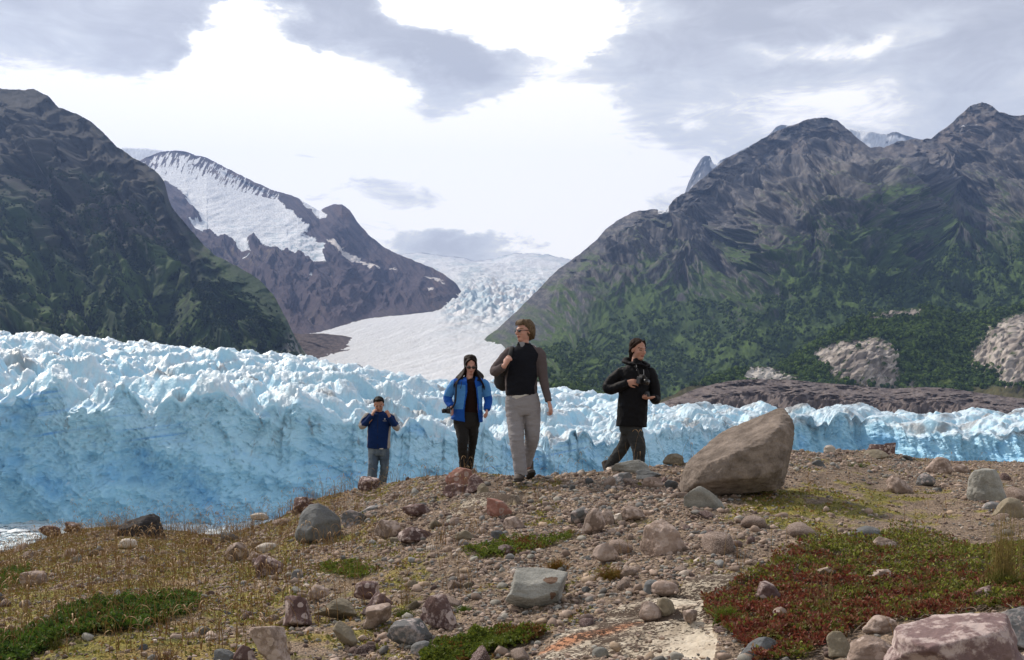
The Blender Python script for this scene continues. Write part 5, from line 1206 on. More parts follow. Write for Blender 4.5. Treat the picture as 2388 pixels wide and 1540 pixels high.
# fine low tussocks of moss and short grass: greenish fuzz
n = 30000; u = r_.uniform(-100, 2450, n*4); yn, yc = I(u, YN), I(u, YC)+.6; y = np.sqrt(r_.uniform(0, 1, n*4)*(yc**2-yn**2)+yn**2); x = (u-CX)*y/F; r0 = R_of(x, y, G0(x, y))
lf = sstep(1250, 500, u)*.35+sstep(170, 60, np.hypot((u-1900)/1.7, (r0-1185)*2.2))*.3
k = (fbm(V(x/.55, y/.55), 5, 437, .6)+lf > .25) & ~mask(BED, u, r0, 10); x, y = x[k][:n], y[k][:n]
cc = mixc((.10, .12, .02), (.27, .23, .05), r_.uniform(0, 1, len(x))); cc = mixc(cc, (.26, .14, .05), (r_.uniform(0, 1, len(x)) > .72)*.9)
tag(leaves('moss', np.stack([x, y, G(x, y)+.004], 1), r_.uniform(.012, .035, len(x)), cc, 67), 'yellow green moss and short turf between the stones', 'moss', kind='stuff')

def twigs(key, n, seed, label):
    r = np.random.default_rng(seed); p = np.array(MATS[key]); C0 = []
    for k in range(n):
        q = r.integers(len(p)); a = p[q]+(p[(q+1) % len(p)]-p[q])*r.uniform(); u, rr = a+r.normal(size=2)*(14, 7)
        if rr > 1538 or u > 2460: continue
        Y = ground_at(u, rr); C0.append(((u-CX)*Y/F, Y))
    C0 = np.array(C0); s = S()
    for x, y in C0:
        a = r.uniform(0, 6.28); L = r.uniform(.05, .22); q = [(x+math.cos(a+.5*math.sin(j))*L*j/4, y+math.sin(a+.5*math.sin(j))*L*j/4) for j in range(5)]
        s.tube([(qx, qy, float(G(np.array([qx]), np.array([qy]))[0])+.012+.02*math.sin(j*.8)) for j, (qx, qy) in enumerate(q)], [.0035, .003, .0026, .002, .001], n=5, sub=2)
    tag(s.raw('dead_twigs', flat('dead_wood', (.20, .15, .115), .85), None), label, 'twigs', kind='stuff')
twigs('right', 150, 801, 'bare dead twigs creeping out along the rim of the red and green mat')
twigs('left', 60, 802, 'bare dead twigs along the rim of the lower left shrub mat')
def tuft(u, rb, w, h, c0, c1, label, n=160, seed=1, lean=.5, name='grass_tuft', cat='grass tuft', wd=.003, head=0, rootc=None):
    r = np.random.default_rng(seed+int(u)); Y = ground_at(u, rb); s = Y/F; x = (u-CX)*Y/F; z = float(G(np.array([x]), np.array([Y]))[0])
    B = np.stack([r.normal(0, w*s*.2, n), r.normal(0, w*s*.12, n), np.full(n, -.01)], 1)
    o = blades(name, B, h*s*r.uniform(.5, 1.1, n), r.uniform(0, lean, n)*w/h, np.full(n, wd), mixc(c0, c1, r.uniform(0, 1, n)), seed, head=head)
    o.location = (x, Y, z); return tag(o, label, cat)
tuft(1300, 1322, 62, 34, (.26, .22, .02), (.42, .16, .03), 'yellow and orange tuft of short leaves just above the angular grey boulder', 260, 3, .8)
tuft(1430, 1350, 84, 34, (.22, .22, .02), (.34, .14, .03), 'yellow green tuft with rusty tips right of the angular grey boulder', 300, 4, .8)
tuft(1700, 1450, 70, 44, (.12, .20, .015), (.26, .32, .03), 'bright lime green tuft at the left edge of the red and green mat', 380, 5, .8, wd=.004)
tuft(2345, 1372, 90, 190, (.26, .20, .06), (.40, .30, .11), 'tall clump of straw coloured grass at the right edge', 150, 6, .32, wd=.0016)
tuft(2335, 1376, 90, 60, (.12, .14, .02), (.22, .20, .04), 'dense green base of short grass under the tall clump at the right edge', 260, 7, .6, wd=.0022)
tuft(945, 1392, 50, 90, (.34, .22, .10), (.44, .32, .16), 'thin reddish dry tuft uphill of the big dark purple ringed rock', 26, 8, .35, wd=.0016)
tuft(662, 1545, 50, 60, (.24, .14, .06), (.36, .22, .10), 'dry tuft growing over the sloping lichened slab at the bottom edge', 70, 9, .5, wd=.0016)
tuft(1920, 1420, 80, 130, (.30, .22, .10), (.40, .30, .15), 'sparse long dry stalks rising from the middle of the mat', 16, 10, .3, wd=.0014)
tuft(600, 1290, 60, 44, (.26, .17, .06), (.36, .26, .10), 'straw coloured tuft uphill of the dark pointed rock', 80, 11, .5, wd=.002)
tuft(385, 1560, 80, 70, (.26, .14, .06), (.36, .22, .10), 'rusty dry tuft at the bottom edge right of the left shrub mat', 80, 12, .5, wd=.002)
tuft(125, 1520, 60, 50, (.13, .15, .03), (.24, .24, .05), 'green blade tuft growing out of the lower left shrub mat', 60, 13, .6, wd=.002)
tuft(300, 1395, 40, 20, (.40, .16, .08), (.46, .22, .12), 'small orange red tuft on the left slope above the shrub mat', 60, 14, .6, wd=.002)
tuft(1082, 1425, 34, 20, (.12, .22, .02), (.24, .34, .04), 'small fresh green cushion right of the dark purple ringed rock', 160, 15, .7)
tuft(945, 1432, 50, 24, (.12, .20, .02), (.28, .30, .05), 'green cushion at the root of the thin reddish dry tuft', 160, 16, .7)
tuft(2000, 1092, 50, 16, (.08, .14, .02), (.16, .22, .03), 'little green plant on the stony flat right of the largest boulder', 140, 17, .8)
tuft(1885, 1150, 30, 40, (.46, .30, .14), (.56, .40, .2), 'curled straw grass at the right foot of the largest boulder', 6, 18, .5, wd=.003, head=1)
# ---------------- tall man in grey trousers
M = Body(380, 1470, 770, 1222.5, 1118, 11.4, 'tall man in black and grey fleece and pale grey trousers, looking left')
SK = skin('fair_skin', (.52, .30, .235)); SK2 = skin('tanned_skin', (.40, .22, .155)); SK3 = skin('olive_skin', (.46, .26, .19)); SK4 = skin('light_skin', (.54, .32, .26))
p = M.p; hc = p(380, 168, .0); R = Rz(-52)@Rx(2)@Ry(0)
s = S(); T = head(s, hc, R, 1.07)
s.tube([p(372, 330, .015), p(374, 275, .01), p(380, 215, .01)], [.072, .060, .058]); M.torso(s, [(790, 240, 480, .10, 0), (600, 235, 480, .10, 0), (450, 235, 490, .11, 0), (350, 260, 510, .09, 0), (310, 300, 460, .06, 0)])
s.tube([p(255, 345), p(122, 515, -.05), p(205, 478, -.23)], [.05, .042, .028]); hand(s, p(212, 474, -.235), (.045, -.02, .10), (.65, .55, .1), 78, 1.05, thumb=1)
s.tube([p(518, 350), p(545, 570, -.02), p(593, 780, -.08)], [.05, .042, .028]); hand(s, p(596, 790, -.085), (.022, -.02, -.09), (-.6, .3, .1), 34, 1.08, thumb=1)
for a in ([(860, 300, 50, 0), (1060, 312, 46, -.09), (1130, 316, 42, -.13), (1250, 330, 36, -.15), (1425, 350, 30, -.16)], [(860, 444, 48, 0), (1060, 452, 42, .0), (1120, 448, 38, .03), (1220, 430, 34, .13), (1390, 412, 28, .23)]): M.leg(s, a)
s.union('body', [SK, lip_m, eye_m, brow_l], M.root, .006, 3, region=head_region(hc, R, 1.07))
h = S(); hair_cap(h, T, R, 1.07, .072, .105, True, 1.02)
for k in range(26):
    a = -1.8+k*.144; lo = I(abs(a), [(0, -.085), (1.0, -.075), (1.8, -.012)])*1.0; h.tube([T((.045*math.sin(a), .02+.05*math.cos(a), .125)), T((.081*math.sin(a), .026+.090*math.cos(a), .06)), T((.083*math.sin(a), .03+.088*math.cos(a), lo*.3)), T((.075*math.sin(a), .035+.078*math.cos(a), lo))], [.010, .013, .013, .006], n=8, sub=3)
for k in range(9):
    x = -.05+k*.0125; h.tube([T((x*.5, -.02, .128)), T((x, -.062, .108)), T((x*1.15, -.084+abs(x)*.3, .062))], [.008, .010, .004], n=8, sub=3)
h.union('hair', hair_mat('fair_hair', (.065, .043, .026), (.18, .125, .078)), M.root, .005, 2, disp=lambda v, n: .003*fbm(v*np.array([60, 60, 12]), 3, 5))
g = S(); e = lambda q, r: g.ell(T(q), r, R); e((-.031, -.092, .004), (.024, .007, .017)); e((.031, -.092, .004), (.024, .007, .017)); g.tube([T((-.012, -.099, .010)), T((.012, -.099, .010))], [.004, .004], n=6, sub=1)
for k in (-1, 1): g.tube([T((k*.052, -.090, .010)), T((k*.073, -.05, .010)), T((k*.080, .012, .008))], [.004, .004, .004], n=6)
g.raw('sunglasses', glass_m, M.root)
fl_b = cloth('black_fleece', (.013, .014, .019), .3, .97, .003, 120, .02); fl_g = cloth('grey_fleece', (.105, .085, .088), .22, .97, .003, 120, .1)
s = S(); M.torso(s, [(722, 217, 496, .135, 0), (640, 212, 494, .145, -.01), (540, 214, 496, .148, -.015), (440, 222, 500, .145, -.01), (370, 238, 522, .125, 0), (325, 262, 500, .10, .01), (295, 305, 452, .075, .015)])
s.tube([p(300, 345, .01), p(256, 362, 0), p(185, 440, -.02), p(122, 508, -.04), p(135, 520, -.10), p(196, 486, -.215)], [.05, .074, .070, .058, .055, .042])
s.tube([p(470, 345, .01), p(510, 368, 0), p(530, 460, -.01), p(547, 575, -.02), p(572, 690, -.05), p(592, 782, -.08)], [.05, .075, .066, .053, .045, .040])
s.tube([p(378, 300, .012), p(382, 265, .008)], [(.083, .080), (.076, .074)], round_=False)
vest = [(330, 255), (300, 285), (280, 320), (262, 400), (245, 480), (225, 600), (222, 730), (475, 730), (466, 660), (492, 570), (486, 450), (505, 372), (470, 320), (445, 280), (440, 250)]
s.union('fleece', [fl_g, fl_b], M.root, .006, 3, disp=folds(.007, 6, 12, 3, .5), region=lambda q: inpoly(*M.c(q), vest))
s = S(); s.tube([p(360, 322, -.066), p(362, 290, -.064), p(364, 268, -.056)], [(.008, .008), (.026, .010), (.040, .010)], n=14); s.union('undershirt', cloth('grey_tee', (.26, .26, .28)), M.root, .005, 1)
s = S(); M.torso(s, [(745, 230, 497, .134, .0), (738, 225, 498, .138, .0), (712, 222, 492, .134, 0)]); s.raw('shirt_hem', cloth('pale_shirt', (.55, .53, .50)), M.root)
tr_g = cloth('grey_trousers', (.27, .26, .275), .15, .9, .002, 90)
s = S(); M.torso(s, [(722, 219, 497, .125, 0), (800, 212, 520, .135, 0), (860, 214, 524, .135, 0), (905, 222, 524, .12, 0)])
M.leg(s, [(860, 296, 80, 0), (960, 304, 76, -.03), (1060, 310, 69, -.09), (1130, 314, 64, -.13), (1250, 330, 58, -.15), (1350, 342, 58, -.16), (1428, 350, 57, -.16)])
M.leg(s, [(860, 444, 78, 0), (960, 450, 72, 0), (1060, 452, 66, .0), (1120, 448, 62, .03), (1220, 430, 54, .13), (1300, 414, 46, .19), (1362, 408, 40, .22)])
s.union('trousers', tr_g, M.root, .007, 3, disp=folds(.008, 5, 15, 8, .5))
M.boot(p(345, 1398, -.17), -14, boot_m); M.boot(p(430, 1392, .22), 8, boot_m, flex=-18)
# pack hung on his right shoulder: a thing of its own
pk = empty('backpack', tuple(np.array(M.root.location)+p(190, 560, .20))); tag(pk, 'small black backpack slung over one shoulder of the tall man', 'backpack')
s = S(); s.ell((0, 0, 0), (.10, .085, .17)); s.ell((.03, .0, .09), (.10, .085, .12)); s.ell((-.03, .03, -.05), (.075, .07, .10)); s.union('bag', flat('black_nylon', (.016, .016, .018), .7, 60, .004), pk, .008, 4, disp=folds(.008, 9, 12, 2))
o_ = p(190, 560, .20)
strap('shoulder_strap', [p(255, 420, .12)-o_, p(262, 330, .10)-o_, p(272, 300, .0)-o_, p(262, 345, -.115)-o_, p(246, 420, -.185)-o_, p(225, 490, -.17)-o_, p(195, 560, -.02)-o_], .024, .005, strap_m, pk)

# ---------------- woman in the bright blue jacket
W = Body(495, 1545, 870, 1098, 1110, 13.95, 'long haired woman in an open bright blue jacket and dark trousers, looking down through sunglasses')
p = W.p; hc = p(495, 200, -.03); R = Rz(8)@Rx(24); s = S(); T = head(s, hc, R, 1.06, True)
s.tube([p(475, 400, .01), p(480, 340, 0), p(490, 250, -.01)], [.062, .048, .047]); W.torso(s, [(860, 300, 590, .09, 0), (600, 350, 600, .09, 0), (440, 340, 620, .09, 0), (380, 400, 560, .05, 0)])
s.tube([p(325, 400), p(225, 590, .0), p(262, 690, -.10)], [.042, .036, .024]); hand(s, p(266, 700, -.105), (.018, -.05, -.085), (-.5, -.1, -.6), 22, .95, thumb=-1, spread=1.6)
s.tube([p(645, 405), p(705, 600, .02), p(692, 735, -.06)], [.042, .036, .024]); hand(s, p(692, 742, -.065), (-.005, -.05, -.07), (-.6, .3, .1), 55, .92, thumb=1)
W.leg(s, [(920, 375, 52, 0), (1020, 395, 48, -.05), (1120, 402, 42, -.10), (1330, 408, 32, -.07), (1480, 412, 28, -.05)]); W.leg(s, [(920, 520, 46, 0), (1020, 525, 36, .02), (1120, 518, 32, .05), (1250, 498, 28, .12), (1370, 482, 25, .20), (1480, 469, 24, .27)])
s.union('body', [SK4, lip_m, eye_m, brow_d], W.root, .006, 3, region=head_region(hc, R, 1.06))
h = S(); hair_cap(h, T, R, 1.06, .05, .10, False, .96)
for k in range(30):                                  # parted at the top, falling over the shoulders to the chest
    sd = -1 if k % 2 else 1; j = k//2; yy = -.045+.010*j; w0 = .5+.5*rnd_at(np.array([k]), 5)[0]
    a = T((sd*.008, yy, .116-.3*max(0, -yy))); b0 = T((sd*(.054+.001*j), yy-.010+.003*j, .072)); b = T((sd*.074, yy*.8+.002, -.005)); b2 = T((sd*.070, yy*.6+.012, -.075))
    if sd < 0: c = p(385-7*j, 340+4*j, -.050+.012*j); d = p(298+9*j, 385+60*w0, -.135+.022*j)
    else: c = p(585+4*j, 335, -.050+.012*j); d = p(655-7*j, 395+60*w0, -.135+.022*j)
    e_ = d+np.array([sd*.004*(j % 3), -.004, -.03-.07*w0])
    h.tube([a, b0, b, b2, c, d, e_], [(.008, .006), (.013, .008), (.014, .009), (.017, .011), (.017, .011), (.009, .006), (.0035, .003)], n=8, sub=5)
for k in range(7): h.tube([p(448+16*k, 150, .04), p(440+18*k, 290, .06), p(425+22*k, 410, .10)], [.028, .032, .018], n=10)
h.union('hair', hair_mat('dark_long_hair', (.004, .0025, .002), (.020, .008, .006)), W.root, .006, 2, disp=lambda v, n: .004*fbm(v*np.array([55, 55, 9]), 3, 6))
g = S(); e = lambda q, r: g.ell(T(q), np.array(r)*1.06, R); e((-.031, -.094, .006), (.029, .008, .019)); e((.031, -.094, .006), (.029, .008, .019)); g.tube([T((-.012, -.101, .010)), T((.012, -.101, .010))], [.005, .005], n=6, sub=1)
for k in (-1, 1): g.tube([T((k*.055, -.090, .010)), T((k*.072, -.05, .010)), T((k*.078, .012, .008))], [.006, .006, .004], n=6)
g.raw('sunglasses', glass_m, W.root)
s = S(); W.torso(s, [(900, 310, 595, .095, 0), (800, 330, 590, .10, 0), (640, 365, 590, .105, 0), (480, 350, 610, .105, 0), (400, 380, 590, .08, 0), (365, 425, 535, .055, 0)]); 
s.union('shirt', cloth('brown_shirt', (.020, .010, .009), .3), W.root, .007, 3, disp=folds(.004, 8, 9, 4))
jl = cloth('light_blue_shell', (.075, .245, .56), .14, .75, .0015, 70); jd = cloth('royal_blue_shell', (.012, .085, .40), .14, .75, .0015, 70); jk = cloth('dark_lining', (.01, .012, .02), .2)
s = S(); W.torso(s, [(868, 252, 642, .150, 0), (790, 268, 640, .155, -.01), (680, 285, 636, .155, -.01), (560, 292, 640, .150, -.005), (460, 292, 655, .140, 0), (400, 305, 660, .115, .01), (360, 350, 610, .08, .02)])
s.tube([p(340, 405, .01), p(300, 430, 0), p(240, 520, 0), p(212, 600, .0), p(232, 650, -.04), p(266, 700, -.10)], [.06, .070, .066, .060, .056, .045])
s.tube([p(635, 410, .01), p(665, 440, 0), p(690, 540, .01), p(706, 620, .02), p(700, 690, -.02), p(690, 742, -.06)], [.06, .068, .062, .058, .054, .044])
opening = [(440, 330), (452, 400), (458, 520), (436, 640), (425, 740), (428, 900), (600, 900), (586, 780), (578, 620), (562, 480), (545, 400), (560, 330)]
def jreg(q):
    u, r = W.c(q); o = np.zeros(len(q), int); arm = (u < 288+(r > 700)*-40) | (u > 640)
    o[(r < I(u, [(200, 520), (285, 460), (300, 430), (450, 442), (560, 470), (660, 430), (760, 440)])) & ~arm] = 1
    o[(r > 732+.03*(u-300)) & ~arm] = 1; o[arm & (r > I(u, [(170, 570), (300, 590), (620, 600), (760, 560)]))] = 1
    o[(np.abs(u-I(r, [(360, 448), (520, 452), (740, 422), (860, 425)])) < 15) & (q[:, 1] < 0)] = 1; o[(np.abs(u-I(r, [(360, 552), (620, 580), (780, 590), (860, 598)])) < 13) & (q[:, 1] < 0)] = 1
    return o
s.union('jacket', [jl, jd], W.root, .006, 3, disp=folds(.008, 8, 10, 5), region=jreg, cut=lambda q: inpoly(*W.c(q), opening) & (q[:, 1] < -.02))
s = S()                                              # dark collar, standing open
s.tube([p(430, 400, -.085), p(402, 370, -.05), p(410, 345, .05), p(480, 335, .09), p(560, 345, .05), p(600, 350, -.02), p(585, 385, -.09)], [(.010, .018), (.014, .030), (.016, .034), (.016, .03), (.016, .034), (.014, .030), (.010, .018)], side=(0, .3, 1)); s.union('collar', jk, W.root, .006, 2, disp=folds(.005, 12, 12, 9))
s = S(); s.tube([p(385, 400, -.14), p(386, 440, -.152), p(374, 485, -.158)], [.004, .004, .004], n=6); s.raw('drawcord', strap_m, W.root)
s = S(); s.tube([p(668, 455, -.068), p(664, 500, -.066)], [.004, .004], n=6); s.raw('pocket_zip', strap_m, W.root)
tr_d = cloth('charcoal_trousers', (.022, .021, .021), .25, .8, .002, 90, .1)
s = S(); W.torso(s, [(770, 300, 600, .11, 0), (860, 282, 604, .125, 0), (930, 290, 602, .12, 0), (965, 300, 596, .10, 0)])
W.leg(s, [(920, 375, 82, 0), (1020, 395, 76, -.05), (1120, 402, 68, -.10), (1200, 400, 62, -.10), (1330, 408, 56, -.07), (1470, 412, 54, -.05)]); W.leg(s, [(920, 520, 78, 0), (1020, 525, 62, .02), (1120, 518, 54, .05), (1250, 498, 48, .12), (1370, 482, 42, .20), (1470, 470, 40, .26)])
s.union('trousers', tr_d, W.root, .007, 3, disp=folds(.008, 5, 14, 14, .5))
W.boot(p(412, 1470, -.05), 0, boot_m); W.boot(p(468, 1465, .30), 8, boot_m)
strap('camera_strap', [p(345, 375, -.085), p(326, 440, -.165), p(322, 560, -.185), p(310, 660, -.19), p(262, 735, -.19)], .012, .003, strap_m, W.root)
wc = dslr(tuple(np.array(W.root.location)+p(232, 752, -.165)), Rz(-82)@Ry(4), 'black camera hanging beside the hip of the woman in the bright blue jacket', group=None)
wc.scale = (.85, .85, .85)

# ---------------- woman in black
B = Body(500, 1440, 827, 1488, 1101, 12.3, 'woman in a long black rain jacket striding right with a camera at her chest')
p = B.p; hc = p(500, 196, -.02); R = Rz(33)@Rx(8); s = S(); T = head(s, hc, R, 1.12, True)
s.tube([p(470, 370, .01), p(474, 310, 0), p(490, 240, 0)], [.06, .050, .050]); B.torso(s, [(900, 310, 560, .10, 0), (600, 330, 580, .10, 0), (440, 320, 610, .09, 0), (370, 380, 560, .05, 0)])
s.tube([p(330, 400), p(200, 585, .0), p(362, 530, -.18)], [.045, .038, .026]); hand(s, p(372, 526, -.19), (.085, -.03, .0), (.1, .6, -.25), 36, 1.0, thumb=-1)
s.tube([p(625, 420), p(672, 690, -.02), p(628, 680, -.20)], [.045, .038, .026]); hand(s, p(622, 682, -.205), (-.075, -.03, -.01), (.0, .2, .7), 48, .95, thumb=1)
B.leg(s, [(980, 410, 60, .02), (1080, 395, 44, .05), (1180, 360, 36, .10), (1270, 305, 33, .14), (1350, 250, 28, .18), (1405, 218, 26, .21)]); B.leg(s, [(980, 440, 58, 0), (1080, 470, 52, -.05), (1180, 492, 44, -.10), (1310, 498, 34, -.10), (1400, 505, 28, -.08)])
s.union('body', [SK3, lip_m, eye_m, brow_d], B.root, .006, 3, region=head_region(hc, R, 1.12))
h = S(); hair_cap(h, T, R, 1.12, .058, .075, False, .97); h.ell(T((0, .115, -.04)), (.035, .032, .035)); h.tube([T((0, .12, -.05)), T((0, .12, -.10)), T((-.01, .115, -.15))], [.024, .022, .010])
for k in (-1, 1): h.tube([T((k*.02, -.05, .105)), T((k*.068, -.015, .055)), T((k*.070, .05, -.01)), T((k*.02, .11, -.04))], [(.02, .012), (.022, .012), (.022, .014), .02], n=10)
h.union('hair', hair_mat('dark_brown_hair', (.012, .007, .005), (.045, .024, .016)), B.root, .005, 2, disp=lambda v, n: .003*fbm(v*np.array([50, 50, 14]), 3, 8))
jb = cloth('black_rain_shell', (.009, .009, .011), .25, .62, .0015, 60, .05)
s = S(); B.torso(s, [(975, 278, 590, .150, 0), (880, 284, 592, .155, 0), (760, 292, 594, .158, -.01), (640, 300, 604, .155, -.01), (520, 302, 618, .150, -.005), (440, 310, 634, .135, 0), (390, 340, 620, .11, .01), (350, 400, 560, .08, .01)])
s.tube([p(375, 415, .01), p(326, 440, 0), p(245, 500, .0), p(192, 578, .0), p(240, 590, -.06), p(372, 540, -.19)], [.06, .076, .072, .068, .064, .048])
s.tube([p(590, 410, .01), p(630, 440, 0), p(664, 560, -.01), p(676, 690, -.02), p(668, 705, -.10), p(630, 690, -.20)], [.06, .072, .066, .060, .055, .045])
s.union('jacket', jb, B.root, .006, 3, disp=folds(.010, 7, 8, 15, .5))
s = S()                                              # folded hood around the neck
s.tube([p(575, 372, -.09), p(520, 350, -.11), p(450, 345, -.08), p(395, 325, .0), p(380, 305, .08), p(470, 300, .12), p(560, 320, .07), p(598, 352, -.03), p(585, 366, -.08)], [(.016, .018), (.014, .022), (.016, .034), (.022, .044), (.028, .048), (.028, .048), (.024, .044), (.02, .032), (.014, .02)], side=(0, .3, 1)); s.ell(p(395, 300, .10), (.06, .06, .045)); s.union('hood', jb, B.root, .006, 2, disp=folds(.007, 11, 11, 19))
s = S(); s.tube([p(470, 400, .0), p(474, 360, .0), p(478, 325, .0)], [(.16, .11), (.115, .09), (.075, .075)]); s.union('jacket_yoke', jb, B.root, .007, 4, disp=folds(.006, 10, 9, 27))
s = S(); s.tube([p(492, 355, -.045), p(488, 318, -.03), p(486, 290, -.02)], [(.062, .05), (.056, .05), (.052, .048)]); s.union('collar', cloth('black_collar', (.010, .010, .012)), B.root, .006, 2)
for q in ([p(468, 350, -.125), p(470, 380, -.14), p(470, 410, -.150)], [p(540, 400, -.150), p(541, 430, -.155), p(541, 455, -.158)]):
    s = S(); s.tube(q, [.0035, .0035, .0035], n=6); s.raw('drawcord', flat('pale_cord', (.35, .35, .36), .7), B.root)
tr_k = cloth('dark_grey_trousers', (.040, .042, .043), .2, .85, .002, 90, .1)
s = S(); B.torso(s, [(940, 300, 560, .12, 0), (1000, 312, 535, .12, 0), (1040, 330, 530, .10, 0)])
B.leg(s, [(980, 410, 92, .02), (1080, 395, 70, .05), (1180, 360, 60, .10), (1270, 305, 58, .14), (1350, 250, 52, .18), (1412, 214, 44, .21)]); B.leg(s, [(980, 440, 90, 0), (1080, 470, 84, -.05), (1180, 492, 72, -.10), (1220, 500, 66, -.11), (1310, 498, 58, -.10), (1400, 505, 52, -.08)])
s.union('trousers', tr_k, B.root, .007, 3, disp=folds(.010, 5, 13, 24, .5))
B.boot(p(208, 1412, .21), 20, boot_m, flex=-30); B.boot(p(510, 1376, -.08), 30, boot_m)
dslr(tuple(np.array(B.root.location)+p(512, 508, -.235)), Rz(38)@Rx(14), 'black camera with a stubby lens held at chest height by the woman in black')
strap('camera_strap', [p(452, 362, -.125), p(478, 400, -.165), p(492, 450, -.185), p(498, 480, -.20)], .010, .003, strap_m, B.root)
s = S(); s.tube([(0, 0, -.010), (0, 0, .0), (0, 0, .012)], [.034, .036, .034], n=24, sub=1, round_=False); lc = s.raw('lens_cap', black_m, None); lc.location = tuple(np.array(B.root.location)+p(566, 650, -.225)); lc.rotation_euler = (1.2, .2, .3)
tag(lc, 'round black lens cap held in the lower hand of the woman in black', 'lens cap')

# ---------------- man in jeans, farthest left
K = Body(440, 1520, 803, 884, 1148, 17.6, 'dark haired man in navy fleece and blue jeans, both hands raised to his face')
p = K.p; hc = p(440, 285, -.02); R = Rz(6)@Rx(18)@Ry(-3); s = S(); T = head(s, hc, R, 1.13)
s.tube([p(438, 440, .01), p(438, 390, 0), p(440, 330, 0)], [.07, .060, .058]); K.torso(s, [(900, 300, 570, .10, 0), (650, 300, 580, .10, 0), (480, 280, 600, .10, 0), (420, 350, 540, .06, 0)])
s.tube([p(285, 440), p(195, 590, -.05), p(365, 415, -.16)], [.048, .042, .028]); hand(s, p(366, 412, -.165), (.035, .03, .075), (.5, .5, 0), 62, 1.0, thumb=1)
s.tube([p(600, 450), p(695, 615, -.05), p(605, 440, -.20)], [.048, .042, .028]); hand(s, p(603, 438, -.205), (-.03, .01, .08), (-.6, .4, 0), 66, 1.0, thumb=-1)
K.leg(s, [(970, 362, 52, 0), (1080, 366, 46, -.05), (1180, 360, 42, -.09), (1300, 354, 38, -.10), (1460, 370, 30, -.10)]); K.leg(s, [(970, 510, 50, 0), (1080, 515, 42, 0), (1180, 516, 38, .0), (1300, 492, 34, .06), (1460, 472, 28, .12)])
s.union('body', [SK2, lip_m, eye_m, brow_d], K.root, .006, 3, region=head_region(hc, R, 1.13))
h = S(); hair_cap(h, T, R, 1.13, .045, .075, True, .99); h.union('hair', hair_mat('black_short_hair', (.006, .006, .007), (.018, .016, .016)), K.root, .005, 2, disp=lambda v, n: .004*fbm(v*60, 3, 9))
kn = cloth('navy_fleece', (.008, .026, .105), .22, .95, .003, 110, .08); kg = cloth('light_grey_fleece', (.34, .32, .31), .18, .95, .003, 110, .1)
s = S(); K.torso(s, [(888, 268, 600, .150, 0), (800, 272, 600, .155, -.01), (680, 276, 604, .155, -.01), (560, 282, 606, .150, -.005), (470, 275, 610, .135, 0), (420, 300, 585, .11, .01), (395, 360, 520, .08, .01)])
s.tube([p(310, 435, .01), p(270, 455, 0), p(215, 540, -.03), p(200, 582, -.05), p(262, 545, -.10), p(362, 428, -.16)], [.05, .072, .064, .058, .054, .042])
s.tube([p(570, 440, .01), p(610, 460, 0), p(668, 560, -.03), p(695, 610, -.05), p(662, 560, -.12), p(606, 452, -.20)], [.05, .070, .064, .057, .053, .042])
s.tube([p(442, 415, .005), p(444, 372, -.005)], [(.090, .088), (.084, .080)], round_=False)
g1 = [(320, 375), (235, 385), (190, 440), (150, 540), (160, 630), (240, 635), (285, 590), (215, 575), (190, 520), (215, 475), (265, 445)]; g2 = [(560, 380), (640, 400), (700, 460), (760, 520), (755, 650), (690, 670), (610, 640), (600, 600), (690, 600), (728, 545), (690, 510), (660, 440)]
def kreg(q):
    u, r = K.c(q); o = inpoly(u, r, g1) | inpoly(u, r, g2) | ((r > 590) & ((u < I(r, [(590, 292), (700, 290), (890, 274)])) | (u > I(r, [(590, 592), (700, 582), (890, 566)]))))
    return o*1
s.union('fleece', [kn, kg], K.root, .006, 3, disp=folds(.008, 8, 10, 25), region=kreg)
s = S(); s.tube([p(439, 400, -.112), p(438, 500, -.150), p(437, 700, -.164), p(434, 885, -.158)], [(.004, .004)]*4, n=6); s.raw('zip', strap_m, K.root)
em = flat('white_embroidery', (.62, .62, .66), .8)
s = S(); s.ell(p(536, 482, -.136), (.013, .008, .012)); s.box(p(536, 474, -.142), (.006, .004, .004)); s.raw('chest_emblem', em, K.root)
s = S(); 
for k in range(9): s.box(p(510+6.2*k, 507+(k % 2), -.145), (.0026, .003, .0035))
s.raw('chest_lettering', em, K.root)
s = S(); s.tube([p(360, 470, -.150), p(352, 500, -.165), p(330, 520, -.17), p(322, 545, -.165)], [.005, .006, .005, .004], n=8); s.raw('cord_toggle', flat('orange_cord', (.42, .20, .08), .7), K.root)
s = S(); K.torso(s, [(905, 455, 512, .02, -.125), (890, 452, 515, .02, -.13)]); s.raw('shirt_tail', cloth('white_shirt', (.6, .6, .6)), K.root)
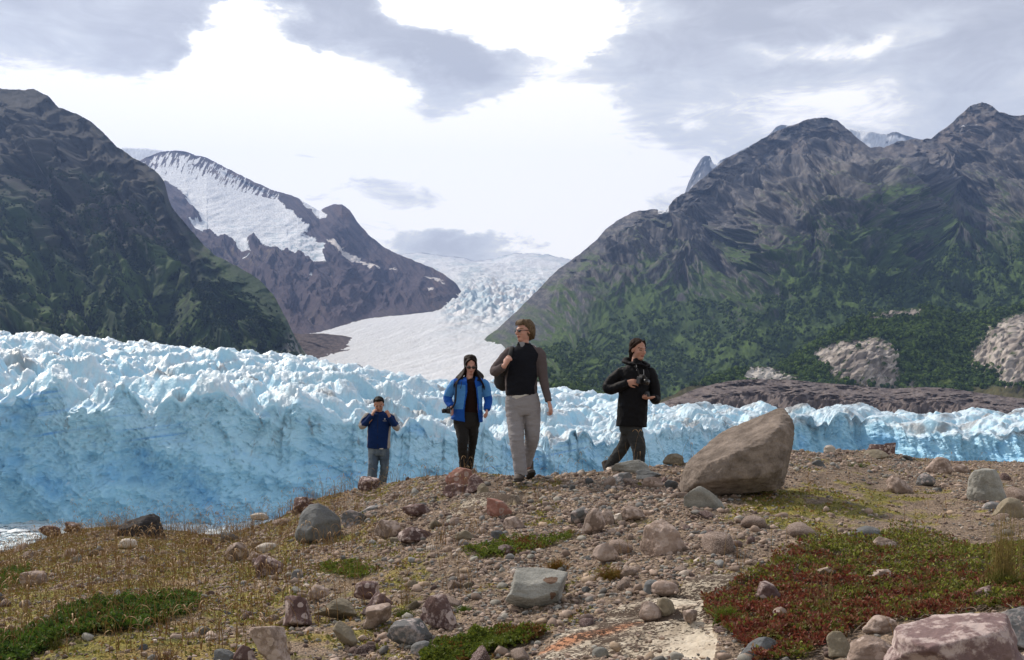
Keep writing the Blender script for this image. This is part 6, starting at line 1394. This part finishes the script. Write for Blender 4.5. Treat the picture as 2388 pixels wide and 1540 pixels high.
jn = NT('worn_denim'); cc_ = jn.coord('Object', (1, 1, .5)); n1 = jn.noise(cc_, 90, 4); n2 = jn.noise(jn.coord('Object', (1, 1, .45)), 5.5, 3)
jn.sv('Base Color', jn.mix(jn.ramp(n2, [(.42, 0.), (.62, 1.)]), jn.mix(n1, (.040, .065, .105), (.075, .11, .16)), (.17, .21, .25))); jn.sv('Roughness', .9); jn.bump(n1, .5, .003)
s = S(); K.torso(s, [(880, 285, 585, .125, 0), (960, 284, 588, .130, 0), (1000, 288, 584, .12, 0)])
K.leg(s, [(970, 362, 78, 0), (1080, 366, 72, -.05), (1180, 360, 68, -.09), (1300, 354, 66, -.10), (1400, 366, 60, -.10), (1480, 372, 56, -.1)]); K.leg(s, [(970, 510, 78, 0), (1080, 515, 66, 0), (1180, 516, 60, .0), (1300, 492, 58, .06), (1400, 478, 54, .10), (1480, 470, 50, .12)])
s.union('jeans', jn.m, K.root, .007, 3, disp=folds(.009, 5, 14, 34, .5))
K.boot(p(366, 1445, -.1), -5, boot_m); K.boot(p(478, 1445, .14), 8, boot_m)
HAZE = 6.3e-5
# ================================================================ AIR
hb = bmesh.new(); bmesh.ops.create_cube(hb, size=1)
me = bpy.data.meshes.new('haze'); hb.to_mesh(me); hb.free()
hz = bpy.data.objects.new('haze', me); COL.objects.link(hz); tag(hz, kind='stuff')
hz.scale = (20000, 13100, 3300); hz.location = (0, 6050, 3300/2-60)
hm = bpy.data.materials.new('haze_air'); hm.use_nodes = True; t = hm.node_tree; t.nodes.clear()
pv = t.nodes.new('ShaderNodeVolumePrincipled'); pv.inputs['Color'].default_value = (.34, .53, 1.0, 1); pv.inputs['Density'].default_value = HAZE
pv.inputs['Anisotropy'].default_value = 0.2
ou = t.nodes.new('ShaderNodeOutputMaterial'); t.links.new(pv.outputs[0], ou.inputs['Volume']); me.materials.append(hm)
scene.cycles.use_denoising = True
scene.cycles.max_bounces = 6; scene.cycles.diffuse_bounces = 2; scene.cycles.glossy_bounces = 2; scene.cycles.volume_bounces = 0; scene.cycles.transparent_max_bounces = 8
